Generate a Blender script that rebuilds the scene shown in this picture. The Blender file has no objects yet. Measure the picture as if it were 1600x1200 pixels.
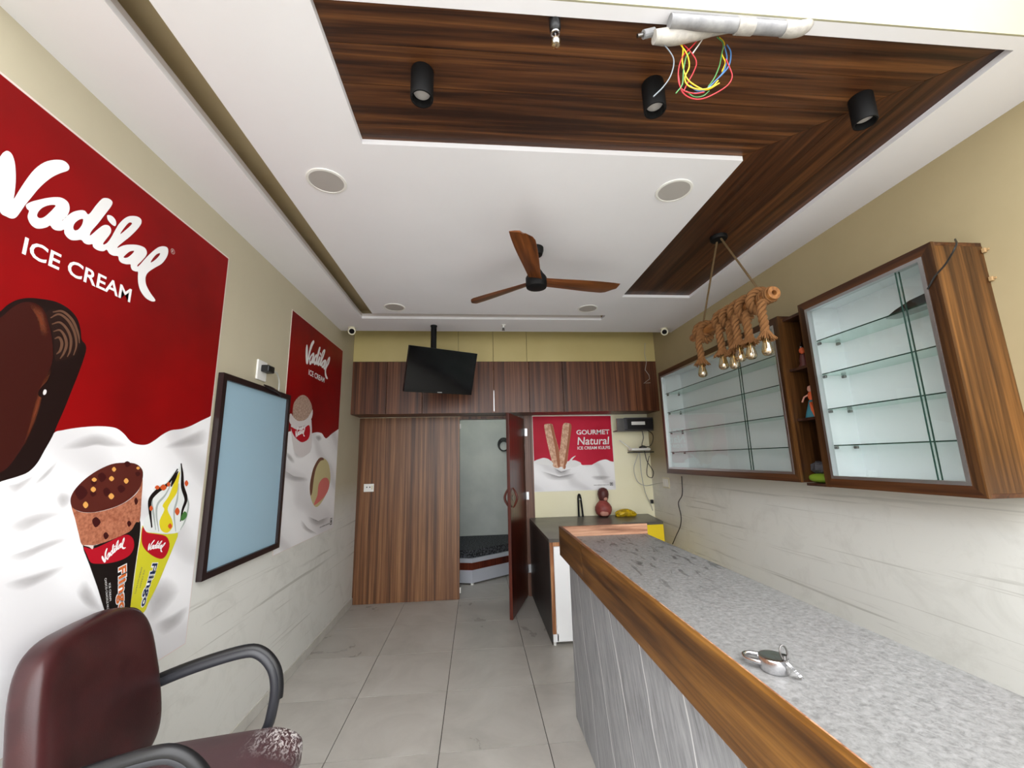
import bpy, bmesh, math, random
from mathutils import Vector, Matrix
random.seed(7)
PI = math.pi
scn = bpy.context.scene
COL = scn.collection

# ------------------------------------------------------------------ camera
F_PX = 633.736
YAW, PITCH, ROLL = 0.0896, 0.1835, -0.0230
cam_d = bpy.data.cameras.new('camera')
cam_d.sensor_width = 36.0
cam_d.lens = F_PX / 1600 * 36.0
cam_d.clip_start = 0.02
cam = bpy.data.objects.new('camera', cam_d)
COL.objects.link(cam)
fwd = Vector((math.sin(YAW) * math.cos(PITCH), math.cos(YAW) * math.cos(PITCH), math.sin(PITCH)))
rgt = Vector((math.cos(YAW), -math.sin(YAW), 0))
upv = rgt.cross(fwd)
r2 = rgt * math.cos(ROLL) + upv * math.sin(ROLL)
u2 = -rgt * math.sin(ROLL) + upv * math.cos(ROLL)
cam.matrix_world = Matrix(((r2.x, u2.x, -fwd.x, 0.2128), (r2.y, u2.y, -fwd.y, -4.3531), (r2.z, u2.z, -fwd.z, 1.5556), (0, 0, 0, 1)))
scn.camera = cam

# ------------------------------------------------------------------ overcast daylight through the open shop front
world = bpy.data.worlds.new('overcast_sky')
scn.world = world
world.use_nodes = True
wt = world.node_tree
bg = wt.nodes['Background']
# bright hazy overcast: luminance rises evenly from horizon to zenith
tcw = wt.nodes.new('ShaderNodeTexCoord')
sxy = wt.nodes.new('ShaderNodeSeparateXYZ')
mrw = wt.nodes.new('ShaderNodeMapRange')
mrw.inputs['From Min'].default_value = 0.0; mrw.inputs['From Max'].default_value = 1.0
mrw.inputs['To Min'].default_value = 0.7; mrw.inputs['To Max'].default_value = 1.0
wt.links.new(tcw.outputs['Generated'], sxy.inputs[0])
wt.links.new(sxy.outputs[2], mrw.inputs[0])
mlw = wt.nodes.new('ShaderNodeMath'); mlw.operation = 'MULTIPLY'
mlw.inputs[1].default_value = 5.4
wt.links.new(mrw.outputs[0], mlw.inputs[0])
wt.links.new(mlw.outputs[0], bg.inputs[1])
bg.inputs[0].default_value = (0.985, 0.99, 1.0, 1)
scn.view_settings.view_transform = 'Standard'
scn.view_settings.look = 'None'
scn.view_settings.gamma = 1.0
scn.view_settings.use_curve_mapping = False
scn.view_settings.exposure = 0.32
scn.cycles.max_bounces = 12
scn.cycles.diffuse_bounces = 8
scn.cycles.transparent_max_bounces = 24

# ------------------------------------------------------------------ materials
def lin(c):
    return tuple(((v / 255) / 12.92 if v / 255 <= 0.04045 else ((v / 255 + 0.055) / 1.055) ** 2.4) for v in c) + (1,)

MATS = {}
class NT:
    def __init__(self, name):
        self.m = bpy.data.materials.new(name)
        self.m.use_nodes = True
        self.t = self.m.node_tree
        self.b = self.t.nodes['Principled BSDF']
        MATS[name] = self.m
    def n(self, kind, **kw):
        nd = self.t.nodes.new(kind)
        for k, v in kw.items():
            if k.startswith('i_'):
                nd.inputs[k[2:].replace('_', ' ')].default_value = v
            else:
                setattr(nd, k, v)
        return nd
    def l(self, a, b):
        self.t.links.new(a, b)
    def ramp(self, fac, stops):
        r = self.n('ShaderNodeValToRGB')
        e = r.color_ramp.elements
        while len(e) < len(stops):
            e.new(0.5)
        for i, (p, c) in enumerate(stops):
            e[i].position = p
            e[i].color = c
        self.l(fac, r.inputs[0])
        return r.outputs[0]
    def mix(self, a, b, fac, mode='MIX'):
        x = self.n('ShaderNodeMix', data_type='RGBA', blend_type=mode)
        for s, v in ((x.inputs[0], fac), (x.inputs[6], a), (x.inputs[7], b)):
            if hasattr(v, 'is_linked'):
                self.l(v, s)
            else:
                s.default_value = v
        return x.outputs[2]
    def coords(self, scale=(1, 1, 1), world=False, rnd=False):
        if world:
            src = self.n('ShaderNodeNewGeometry').outputs['Position']
        else:
            src = self.n('ShaderNodeTexCoord').outputs['Object']
        if rnd:
            oi = self.n('ShaderNodeObjectInfo')
            mu = self.n('ShaderNodeMath', operation='MULTIPLY')
            mu.inputs[1].default_value = 37.0
            self.l(oi.outputs['Random'], mu.inputs[0])
            ad = self.n('ShaderNodeVectorMath', operation='ADD')
            self.l(src, ad.inputs[0]); self.l(mu.outputs[0], ad.inputs[1])
            src = ad.outputs[0]
        mp = self.n('ShaderNodeMapping')
        mp.inputs['Scale'].default_value = scale
        self.l(src, mp.inputs[0])
        return mp.outputs[0]
    def noise(self, vec, scale, detail=4, rough=0.55, dist=0.0):
        x = self.n('ShaderNodeTexNoise')
        x.inputs['Scale'].default_value = scale
        x.inputs['Detail'].default_value = detail
        x.inputs['Roughness'].default_value = rough
        x.inputs['Distortion'].default_value = dist
        self.l(vec, x.inputs['Vector'])
        return x.outputs[0]
    def bump(self, h, strength=0.1, dist=0.01):
        x = self.n('ShaderNodeBump')
        x.inputs['Strength'].default_value = strength
        x.inputs['Distance'].default_value = dist
        self.l(h, x.inputs['Height'])
        self.l(x.outputs[0], self.b.inputs['Normal'])

def plain(name, c, rough=0.5, metal=0.0, spec=0.5, coat=0.0):
    t = NT(name)
    t.b.inputs['Base Color'].default_value = lin(c)
    t.b.inputs['Roughness'].default_value = rough
    t.b.inputs['Metallic'].default_value = metal
    t.b.inputs['Specular IOR Level'].default_value = spec
    t.b.inputs['Coat Weight'].default_value = coat
    return t.m

def mottled(name, c1, c2, scale=6, rough=0.6, detail=5, bump=0.0, metal=0.0, world=False, stretch=(1, 1, 1), lo=0.35, hi=0.65):
    t = NT(name)
    v = t.coords(stretch, world=world)
    f = t.noise(v, scale, detail)
    t.l(t.ramp(f, [(lo, lin(c1)), (hi, lin(c2))]), t.b.inputs['Base Color'])
    t.b.inputs['Roughness'].default_value = rough
    t.b.inputs['Metallic'].default_value = metal
    if bump:
        t.bump(f, bump)
    return t.m

def wood(name, c1, c2, c3, axis='z', rough=0.38, across=11.0, along=0.45, spec=0.4, scale=1.6):
    t = NT(name)
    i = 'xyz'.index(axis)
    s = [across] * 3; s[i] = along
    f = t.noise(t.coords(tuple(s), rnd=True), scale, 6, 0.6, 0.4)
    c = t.ramp(f, [(0.36, lin(c1)), (0.5, lin(c2)), (0.66, lin(c3))])
    s2 = [90.0] * 3; s2[i] = 1.6
    g = t.noise(t.coords(tuple(s2), rnd=True), 1.3, 3, 0.6)
    gr = t.ramp(g, [(0.3, (0.62, 0.6, 0.58, 1)), (0.6, (1.05, 1.05, 1.05, 1))])
    t.l(t.mix(c, gr, 1.0, 'MULTIPLY'), t.b.inputs['Base Color'])
    t.b.inputs['Roughness'].default_value = rough
    t.b.inputs['Specular IOR Level'].default_value = spec
    t.bump(g, 0.05, 0.002)
    return t.m

wood('ceiling_wood_x', (44, 23, 12), (79, 46, 24), (116, 74, 39), 'x', along=0.55, across=19)
wood('ceiling_wood_y', (42, 21, 12), (71, 40, 21), (100, 60, 32), 'y', along=0.55, across=19)
wood('panel_wood', (80, 51, 33), (116, 78, 51), (150, 108, 73), 'z', across=17, along=0.2, rough=0.32)
wood('loft_wood', (60, 33, 21), (94, 56, 37), (126, 82, 56), 'z', across=17, along=0.2, rough=0.34)
wood('door_wood', (66, 22, 14), (92, 36, 22), (112, 52, 32), 'z', across=10, along=0.3, rough=0.28)
wood('jamb_wood', (84, 56, 44), (112, 78, 62), (134, 98, 80), 'z', across=14, along=0.3)
wood('trim_wood_y', (58, 33, 10), (96, 61, 22), (126, 86, 37), 'y', across=12, along=0.7, rough=0.33)
wood('trim_wood_x', (120, 78, 56), (170, 124, 96), (196, 152, 122), 'x', across=14, along=1.5, rough=0.5)
wood('cab_wood_z', (46, 26, 12), (80, 51, 25), (120, 80, 40), 'z', across=11, along=0.35, rough=0.3)
wood('cab_wood_y', (42, 21, 11), (70, 40, 20), (94, 58, 30), 'y', across=11, along=0.4, rough=0.32)
wood('cab_wood_dark', (34, 18, 12), (54, 30, 19), (70, 42, 27), 'z', across=11, along=0.35, rough=0.36)
wood('fan_wood', (64, 30, 10), (108, 58, 22), (138, 80, 34), 'x', across=14, along=1.0, rough=0.32)
wood('ply_edge', (120, 72, 40), (160, 104, 64), (190, 140, 98), 'z', across=20, along=2.0, rough=0.6)

def wall_paint(name, base, dirt, zmax):
    t = NT(name)
    v = t.coords((1, 1, 1), world=True)
    a = t.noise(v, 2.2, 6, 0.6)
    c = t.ramp(a, [(0.3, lin(tuple(x - 6 for x in base))), (0.7, lin(base))])
    # scuffs and worn, dusty patches rubbed along the wall
    s = t.noise(t.coords((3.0, 0.4, 18.0), world=True), 1.6, 5, 0.62, 0.5)
    sm = t.ramp(s, [(0.60, (0, 0, 0, 1)), (0.68, (0.9, 0.9, 0.9, 1))])
    p = t.noise(t.coords((1.5, 1.5, 1.5), world=True), 2.4, 8, 0.7, 0.8)
    pm = t.ramp(p, [(0.5, (0, 0, 0, 1)), (0.8, (0.6, 0.6, 0.6, 1))])
    sep = t.n('ShaderNodeSeparateXYZ')
    t.l(v, sep.inputs[0])
    mr = t.n('ShaderNodeMapRange')
    mr.inputs['From Min'].default_value = zmax
    mr.inputs['From Max'].default_value = zmax - 0.35
    t.l(sep.outputs[2], mr.inputs[0])
    lowc = t.mix(c, lin((220, 220, 214)), mr.outputs[0])  # lower wall paler: the neutral daylight there is put into the paint
    both = t.n('ShaderNodeMath', operation='MAXIMUM'); t.l(sm, both.inputs[0]); t.l(pm, both.inputs[1])
    msk = t.n('ShaderNodeMath', operation='MULTIPLY')
    t.l(both.outputs[0], msk.inputs[0]); t.l(mr.outputs[0], msk.inputs[1])
    m2 = t.n('ShaderNodeMath', operation='MULTIPLY'); t.l(msk.outputs[0], m2.inputs[0]); m2.inputs[1].default_value = 0.55
    t.l(t.mix(lowc, lin(dirt), m2.outputs[0]), t.b.inputs['Base Color'])
    t.b.inputs['Roughness'].default_value = 0.62
    t.b.inputs['Specular IOR Level'].default_value = 0.3
    t.bump(t.noise(v, 60, 3), 0.04, 0.004)
    return t.m
wall_paint('wall_cream', (194, 186, 162), (150, 148, 136), 1.35)
wall_paint('wall_cream_shaded', (170, 156, 122), (152, 150, 140), 1.55)  # darker than the left wall: its dimmer light is put into the paint
mottled('cream_plain', (240, 235, 200), (245, 241, 212), 1.4, 0.6)
mottled('loft_cream', (192, 176, 118), (202, 187, 130), 1.2, 0.45)
mottled('cream_header', (160, 157, 131), (170, 167, 141), 2, 0.6)
mottled('ceiling_white', (234, 234, 238), (238, 238, 242), 1.5, 0.7)
mottled('cove_beige', (196, 178, 140), (204, 188, 150), 2, 0.7)
plain('cove_lip', (206, 200, 198), 0.6)
mottled('room_grey', (186, 192, 190), (204, 208, 204), 2.2, 0.55)
plain('grout', (58, 55, 52), 0.9)
mottled('pavement', (150, 148, 142), (176, 174, 168), 3, 0.9)
mottled('dado_skirt', (186, 184, 176), (204, 202, 194), 5, 0.4)

def tile_mat():
    t = NT('floor_tile')
    v = t.coords((1, 1, 1), rnd=True)
    a = t.noise(v, 2.6, 7, 0.62, 0.6)
    c = t.ramp(a, [(0.3, lin((164, 160, 153))), (0.55, lin((180, 176, 169))), (0.8, lin((192, 189, 183)))])
    s = t.noise(v, 14, 8, 0.75, 0.4)
    sm = t.ramp(s, [(0.76, (0, 0, 0, 1)), (0.84, (0.4, 0.4, 0.4, 1))])
    t.l(t.mix(c, lin((118, 113, 106)), sm), t.b.inputs['Base Color'])
    r = t.ramp(a, [(0.3, (0.26, 0.26, 0.26, 1)), (0.7, (0.4, 0.4, 0.4, 1))])
    t.l(r, t.b.inputs['Roughness'])
    return t.m
tile_mat()

STONE_ROT = 22
def stone_mat():
    t = NT('counter_stone')
    v = t.coords((1, 1, 1), world=True)
    rs = t.n('ShaderNodeMapping'); rs.vector_type = 'TEXTURE'
    rs.inputs['Rotation'].default_value = (math.radians(-STONE_ROT), 0, 0)
    t.l(v, rs.inputs[0])
    ms = t.n('ShaderNodeMapping'); ms.inputs['Scale'].default_value = (6.0, 20.0, 2.4)
    t.l(rs.outputs[0], ms.inputs[0]); st = ms.outputs[0]
    a = t.noise(st, 3.0, 7, 0.65, 0.3)
    c = t.ramp(a, [(0.3, lin((112, 113, 116))), (0.5, lin((138, 139, 142))), (0.75, lin((164, 165, 167)))])
    rot = t.n('ShaderNodeMapping')
    rot.inputs['Rotation'].default_value = (math.radians(STONE_ROT), 0, 0)
    t.l(v, rot.inputs[0])
    w = t.n('ShaderNodeTexWave', wave_type='BANDS', bands_direction='Y')
    w.inputs['Scale'].default_value = 1.05
    w.inputs['Distortion'].default_value = 2.2
    w.inputs['Detail'].default_value = 3
    w.inputs['Detail Scale'].default_value = 1.3
    t.l(rot.outputs[0], w.inputs['Vector'])
    vm = t.ramp(w.outputs['Fac'], [(0.9975, (0, 0, 0, 1)), (0.9995, (0.7, 0.7, 0.7, 1))])
    t.l(t.mix(c, lin((222, 222, 222)), vm), t.b.inputs['Base Color'])
    t.b.inputs['Roughness'].default_value = 0.42
    return t.m
stone_mat()

def countertop_mat():
    t = NT('counter_top')
    v = t.coords((1, 1, 1), world=True)
    a = t.noise(v, 62, 6, 0.75, 0.5)
    c = t.ramp(a, [(0.35, lin((102, 102, 101))), (0.52, lin((127, 127, 126))), (0.75, lin((150, 150, 149)))])
    # wet smears
    s = t.noise(t.coords((5.0, 1.6, 1), world=True), 2.6, 6, 0.6, 1.6)
    sm = t.ramp(s, [(0.56, (0, 0, 0, 1)), (0.62, (0.8, 0.8, 0.8, 1))])
    sep = t.n('ShaderNodeSeparateXYZ'); t.l(v, sep.inputs[0])
    mr = t.n('ShaderNodeMapRange'); mr.inputs['From Min'].default_value = -3.0; mr.inputs['From Max'].default_value = -2.4
    t.l(sep.outputs[1], mr.inputs[0])
    mk = t.n('ShaderNodeMath', operation='MULTIPLY'); t.l(sm, mk.inputs[0]); t.l(mr.outputs[0], mk.inputs[1])
    t.l(t.mix(c, lin((62, 62, 62)), mk.outputs[0]), t.b.inputs['Base Color'])
    t.b.inputs['Roughness'].default_value = 0.42
    t.bump(a, 0.05, 0.002)
    return t.m
countertop_mat()

def leather_mat(name, wear):
    t = NT(name)
    v = t.coords((1, 1, 1))
    a = t.noise(v, 7, 5)
    c = t.ramp(a, [(0.35, lin((44, 16, 18))), (0.7, lin((64, 27, 28)))])
    if wear:
        s = t.noise(t.coords((26, 9, 20)), 2.4, 8, 0.75, 1.5)
        sm = t.ramp(s, [(0.50, (0, 0, 0, 1)), (0.55, (1, 1, 1, 1))])
        sep = t.n('ShaderNodeSeparateXYZ'); t.l(v, sep.inputs[0])
        m1 = t.n('ShaderNodeMapRange'); m1.inputs['From Min'].default_value = 0.12; m1.inputs['From Max'].default_value = 0.24
        m2 = t.n('ShaderNodeMapRange'); m2.inputs['From Min'].default_value = 0.02; m2.inputs['From Max'].default_value = 0.16
        t.l(sep.outputs[0], m1.inputs[0]); t.l(sep.outputs[1], m2.inputs[0])
        k1 = t.n('ShaderNodeMath', operation='MULTIPLY'); t.l(m1.outputs[0], k1.inputs[0]); t.l(m2.outputs[0], k1.inputs[1])
        k2 = t.n('ShaderNodeMath', operation='MULTIPLY'); t.l(k1.outputs[0], k2.inputs[0]); t.l(sm, k2.inputs[1])
        dust = t.mix(c, lin((92, 70, 74)), 0.5)
        t.l(t.mix(dust, lin((214, 210, 208)), k2.outputs[0]), t.b.inputs['Base Color'])
        t.b.inputs['Roughness'].default_value = 0.5
    else:
        t.l(c, t.b.inputs['Base Color'])
        t.b.inputs['Roughness'].default_value = 0.34
    g = t.n('ShaderNodeTexVoronoi'); g.inputs['Scale'].default_value = 220
    t.l(v, g.inputs['Vector'])
    t.bump(g.outputs[0], 0.06, 0.002)
    return t.m
leather_mat('leather', False)
leather_mat('leather_worn', True)

def glass_mat(name, tint, rough=0.0, base=0.03):
    t = NT(name)
    tr = t.n('ShaderNodeBsdfTransparent'); tr.inputs[0].default_value = tint
    gl = t.n('ShaderNodeBsdfGlossy'); gl.inputs['Roughness'].default_value = rough
    gl.inputs[0].default_value = (0.9, 0.95, 0.93, 1)
    lw = t.n('ShaderNodeLayerWeight'); lw.inputs[0].default_value = 0.5
    pw = t.n('ShaderNodeMath', operation='POWER'); pw.inputs[1].default_value = 5.0
    t.l(lw.outputs['Facing'], pw.inputs[0])
    fr = t.n('ShaderNodeMath', operation='MULTIPLY_ADD'); fr.inputs[1].default_value = 0.9; fr.inputs[2].default_value = base
    t.l(pw.outputs[0], fr.inputs[0])
    mx = t.n('ShaderNodeMixShader')
    t.l(fr.outputs[0], mx.inputs[0]); t.l(tr.outputs[0], mx.inputs[1]); t.l(gl.outputs[0], mx.inputs[2])
    t.l(mx.outputs[0], t.t.nodes['Material Output'].inputs[0])
    return t.m
glass_mat('pane_glass', (0.95, 0.97, 0.96, 1))
glass_mat('shelf_glass', (0.84, 0.91, 0.88, 1))
glass_mat('bulb_glass', (0.80, 0.62, 0.36, 1), base=0.22)
plain('glass_edge', (34, 62, 54), 0.15)

plain('black_metal', (9, 9, 10), 0.6, spec=0.25)
plain('black_plastic', (20, 20, 22), 0.4)
plain('black_gloss', (8, 8, 10), 0.12)
plain('grey_plastic', (62, 62, 66), 0.45)
plain('arm_plastic', (44, 45, 50), 0.36)
plain('white_plastic', (232, 232, 228), 0.35)
plain('cream_plastic', (214, 208, 182), 0.4)
plain('dark_lens', (12, 8, 8), 0.6, spec=0.1)
plain('diffuser', (176, 172, 168), 0.5)
plain('white_laminate', (236, 238, 242), 0.35)
plain('freezer_white', (248, 250, 252), 0.28)
mottled('dark_laminate', (44, 42, 42), (58, 56, 54), 8, 0.42)
mottled('dark_top', (78, 74, 70), (96, 92, 86), 5, 0.34)
plain('yellow', (238, 208, 20), 0.4)
mottled('yellow_bag', (150, 120, 10), (226, 190, 20), 20, 0.4)
plain('chrome', (216, 216, 218), 0.2, 1.0)
plain('aluminium', (196, 198, 200), 0.32, 1.0)
plain('steel_dark', (120, 118, 116), 0.3, 1.0)
mottled('fabric_dark', (24, 25, 28), (92, 94, 100), 55, 0.95, bump=0.5, lo=0.45, hi=0.62)
plain('bench_grey', (186, 190, 200), 0.4)
plain('rope_mat', (116, 77, 39), 0.9)
plain('rope_thin', (98, 78, 50), 0.9)
mottled('bamboo', (112, 68, 32), (158, 108, 58), 8, 0.5, stretch=(6, 1, 6))
plain('bamboo_end', (170, 140, 98), 0.6)
mottled('conduit', (118, 118, 120), (150, 150, 150), 18, 0.5)
mottled('tape', (158, 154, 148), (182, 178, 170), 30, 0.7, bump=0.4)
for nm, cc in (('wire_yellow', (226, 190, 30)), ('wire_red', (186, 34, 44)), ('wire_blue', (60, 104, 150)), ('wire_green', (70, 130, 70)), ('wire_grey', (110, 118, 124)), ('wire_white', (214, 210, 204)), ('wire_black', (24, 24, 24)), ('wire_pale', (178, 178, 170)), ('wire_orange', (196, 140, 40))):
    plain(nm, cc, 0.45)
mottled('clay_red', (128, 52, 48), (160, 78, 70), 12, 0.5)
plain('clay_dark', (86, 40, 36), 0.5)
plain('clay_pale', (196, 140, 122), 0.6)
plain('teal_cloth', (48, 110, 124), 0.7)
plain('orange_cloth', (206, 92, 48), 0.7)
plain('green_pack', (112, 138, 36), 0.45)
plain('frame_dark', (34, 20, 20), 0.35)
plain('picture_blue', (156, 188, 206), 0.35)
_t = NT('fill_tube')  # glow of the unseen lamp added in the store room
_t.b.inputs['Emission Color'].default_value = (0.92, 0.97, 1.0, 1)
_t.b.inputs['Emission Strength'].default_value = 46.0

# printed inks
def ink(name, c, rough=0.5):
    return plain(name, c, rough, spec=0.25)
def print_ramp(name, c1, c2, rough=0.34):
    m = mottled(name, c1, c2, 1.6, 0.5, 3, world=True)
    m.node_tree.nodes['Principled BSDF'].inputs['Specular IOR Level'].default_value = 0.2
    return m
print_ramp('ink_red', (112, 0, 2), (138, 0, 4))
print_ramp('ink_crimson', (178, 12, 44), (206, 30, 64))
def cream_ink():
    t = NT('ink_cream')
    w = t.n('ShaderNodeTexWave', wave_type='BANDS', bands_direction='DIAGONAL')
    w.inputs['Scale'].default_value = 1.1; w.inputs['Distortion'].default_value = 7.0
    w.inputs['Detail'].default_value = 2.5; w.inputs['Detail Scale'].default_value = 0.8
    t.l(t.coords((1, 0.7, 1.4)), w.inputs['Vector'])
    t.l(t.ramp(w.outputs['Fac'], [(0.0, lin((218, 217, 219))), (0.3, lin((238, 238, 240))), (1.0, lin((246, 246, 248)))]), t.b.inputs['Base Color'])
    t.b.inputs['Roughness'].default_value = 0.34
cream_ink()
ink('ink_white', (236, 236, 236)); ink('ink_paper', (222, 206, 200))
ink('ink_choc', (24, 8, 6)); ink('ink_choc_face', (54, 14, 8)); ink('ink_choc_ridge', (96, 66, 50)); ink('ink_choc_bite', (34, 16, 12))
ink('ink_disc', (84, 32, 24)); ink('ink_nut', (222, 160, 84)); ink('ink_chip', (60, 14, 14))
mottled('ink_icecream', (150, 84, 60), (190, 122, 92), 90, 0.4, world=True)
ink('ink_black', (22, 14, 12)); ink('ink_swirl', (226, 230, 228)); ink('ink_fold_line', (168, 176, 172)); ink('ink_label', (176, 14, 34)); ink('ink_yellow', (206, 200, 44)); ink('ink_streak', (222, 204, 40))
ink('ink_orange', (206, 104, 44)); ink('ink_navy', (24, 40, 74)); ink('ink_green', (70, 120, 60)); ink('ink_bit', (206, 86, 40))
mottled('ink_scoop', (150, 120, 104), (196, 170, 154), 60, 0.4, world=True)
mottled('ink_kulfi', (186, 130, 96), (226, 184, 150), 40, 0.4, world=True)
ink('ink_sandwich', (196, 184, 138)); ink('ink_pink', (206, 110, 104)); ink('ink_rind', (110, 72, 56)); ink('ink_cup', (214, 208, 208)); ink('ink_kulfi_dark', (166, 104, 72)); ink('ink_grey', (90, 90, 92))
def soft_ink(name, c, amax):
    t = NT(name)
    at = t.n('ShaderNodeAttribute'); at.attribute_name = 'soft'
    mu = t.n('ShaderNodeMath', operation='MULTIPLY'); t.l(at.outputs['Fac'], mu.inputs[0]); mu.inputs[1].default_value = amax
    t.b.inputs['Base Color'].default_value = lin(c)
    t.b.inputs['Roughness'].default_value = 0.34
    t.l(mu.outputs[0], t.b.inputs['Alpha'])
soft_ink('ink_fold', (160, 156, 156), 0.42)
soft_ink('ink_glow', (110, 52, 30), 0.9)

# ------------------------------------------------------------------ mesh helpers
def V(*a): return Vector(a)

class MB:
    """collects primitives into one mesh"""
    def __init__(self):
        self.bm = bmesh.new()
    def box(self, x0, x1, y0, y1, z0, z1, bev=0.0, seg=2, mat=None):
        r = bmesh.ops.create_cube(self.bm, size=1.0)
        vs = r['verts']
        m = Matrix.Translation(((x0 + x1) / 2, (y0 + y1) / 2, (z0 + z1) / 2)) @ Matrix.Diagonal((abs(x1 - x0), abs(y1 - y0), abs(z1 - z0), 1))
        if mat is not None: m = mat @ m
        bmesh.ops.transform(self.bm, matrix=m, verts=vs)
        if bev > 0:
            es = list({e for v in vs for e in v.link_edges})
            bmesh.ops.bevel(self.bm, geom=es, offset=bev, segments=seg, profile=0.5, affect='EDGES')
        return self
    def prism(self, pts, z0, z1, mat=None):
        """polygon pts (x,y) extruded z0..z1"""
        m = mat or Matrix()
        a = [self.bm.verts.new(m @ V(x, y, z0)) for x, y in pts]
        b = [self.bm.verts.new(m @ V(x, y, z1)) for x, y in pts]
        n = len(pts)
        self.bm.faces.new(a[::-1]); self.bm.faces.new(b)
        for i in range(n):
            self.bm.faces.new((a[i], a[(i + 1) % n], b[(i + 1) % n], b[i]))
        return self
    def cyl(self, p, q, r, r2=None, seg=20, cap=True):
        p, q = V(*p), V(*q)
        if r2 is None: r2 = r
        ax = (q - p).normalized()
        u = ax.orthogonal().normalized(); w = ax.cross(u)
        A, B = [], []
        for i in range(seg):
            t = 2 * PI * i / seg
            dv = u * math.cos(t) + w * math.sin(t)
            A.append(self.bm.verts.new(p + dv * r)); B.append(self.bm.verts.new(q + dv * r2))
        for i in range(seg):
            self.bm.faces.new((A[i], A[(i + 1) % seg], B[(i + 1) % seg], B[i]))
        if cap:
            self.bm.faces.new(A[::-1]); self.bm.faces.new(B)
        return self
    def lathe(self, prof, origin=(0, 0, 0), axis='z', seg=24, wob=None):
        """prof: list of (radius, height)"""
        o = V(*origin)
        rings = []
        for k, (r, h) in enumerate(prof):
            ring = []
            for i in range(seg):
                t = 2 * PI * i / seg
                rr = r * (wob(k, i) if wob else 1)
                if axis == 'z': c = V(rr * math.cos(t), rr * math.sin(t), h)
                elif axis == 'y': c = V(rr * math.cos(t), h, rr * math.sin(t))
                else: c = V(h, rr * math.cos(t), rr * math.sin(t))
                ring.append(self.bm.verts.new(o + c))
            rings.append(ring)
        for a, b in zip(rings, rings[1:]):
            for i in range(seg):
                self.bm.faces.new((a[i], a[(i + 1) % seg], b[(i + 1) % seg], b[i]))
        self.bm.faces.new(rings[0][::-1]); self.bm.faces.new(rings[-1])
        return self
    def tube(self, path, r, seg=8, closed=False, sy=1.0, cap=True):
        path = [V(*p) for p in path]
        n = len(path)
        rings = []
        prev = None
        for i, p in enumerate(path):
            a = path[(i - 1) % n] if (closed or i > 0) else p
            b = path[(i + 1) % n] if (closed or i < n - 1) else p
            t = (b - a).normalized()
            if prev is None:
                u = t.orthogonal().normalized()
            else:
                u = (prev - t * prev.dot(t))
                u = u.normalized() if u.length > 1e-6 else t.orthogonal().normalized()
            prev = u
            w = t.cross(u)
            rr = r[i] if isinstance(r, (list, tuple)) else r
            rings.append([self.bm.verts.new(p + u * math.cos(2 * PI * k / seg) * rr + w * math.sin(2 * PI * k / seg) * rr * sy) for k in range(seg)])
        pairs = list(zip(rings, rings[1:]))
        if closed: pairs.append((rings[-1], rings[0]))
        for a, b in pairs:
            for k in range(seg):
                self.bm.faces.new((a[k], a[(k + 1) % seg], b[(k + 1) % seg], b[k]))
        if cap and not closed:
            self.bm.faces.new(rings[0][::-1]); self.bm.faces.new(rings[-1])
        return self
    def rope(self, path, R, pitch=0.045, strands=3, seg=6):
        """twisted rope along a path"""
        pts = resample(path, max(R * 0.45, 0.004))
        prev = None; frames = []; s = 0; last = None
        for i, p in enumerate(pts):
            a = pts[max(i - 1, 0)]; b = pts[min(i + 1, len(pts) - 1)]
            t = (b - a).normalized()
            u = t.orthogonal().normalized() if prev is None else (prev - t * prev.dot(t)).normalized()
            prev = u
            if last is not None: s += (p - last).length
            last = p
            frames.append((p, u, t.cross(u), s))
        for k in range(strands):
            path2 = []
            for p, u, w, s in frames:
                an = 2 * PI * (s / pitch + k / strands)
                path2.append(p + (u * math.cos(an) + w * math.sin(an)) * R * 0.58)
            self.tube(path2, R * 0.47, seg)
        return self
    def sq(self, c, hx, hy, hz, e1=0.4, e2=0.4, axis='x', nu=40, nv=20, fn=None):
        """superquadric pillow, pole axis = axis"""
        def sp(v, e): return math.copysign(abs(v) ** e, v)
        c = V(*c); rings = []
        for j in range(1, nv):
            eta = -PI / 2 + PI * j / nv
            ring = []
            for i in range(nu):
                om = 2 * PI * i / nu
                a = sp(math.cos(eta), e1) * sp(math.cos(om), e2)
                b = sp(math.cos(eta), e1) * sp(math.sin(om), e2)
                d = sp(math.sin(eta), e1)
                if axis == 'x': p = V(d * hx, a * hy, b * hz)
                elif axis == 'y': p = V(a * hx, d * hy, b * hz)
                else: p = V(a * hx, b * hy, d * hz)
                if fn: p = fn(p)
                ring.append(self.bm.verts.new(c + p))
            rings.append(ring)
        for a, b in zip(rings, rings[1:]):
            for i in range(nu):
                self.bm.faces.new((a[i], a[(i + 1) % nu], b[(i + 1) % nu], b[i]))
        self.bm.faces.new(rings[0][::-1]); self.bm.faces.new(rings[-1])
        return self
    def build(self, name, mat, parent=None, loc=None, smooth=False, local=False):
        """verts are world coordinates unless local; origin goes to loc (or the parent's base)"""
        bm = self.bm
        bmesh.ops.recalc_face_normals(bm, faces=bm.faces)
        off = V(0, 0, 0)
        if not local:
            if loc is not None: off = V(*loc)
            elif parent is not None: off = wloc(parent)
            if loc is not None and parent is not None: off = V(*loc)
        if off.length: bmesh.ops.translate(bm, vec=-off, verts=bm.verts)
        me = bpy.data.meshes.new(name)
        bm.to_mesh(me); bm.free()
        return link(name, me, mat, parent, (off - wloc(parent)) if (parent is not None and not local) else off, smooth)

def wloc(o):
    p = V(0, 0, 0)
    while o is not None:
        p += o.location
        o = o.parent
    return p

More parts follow.
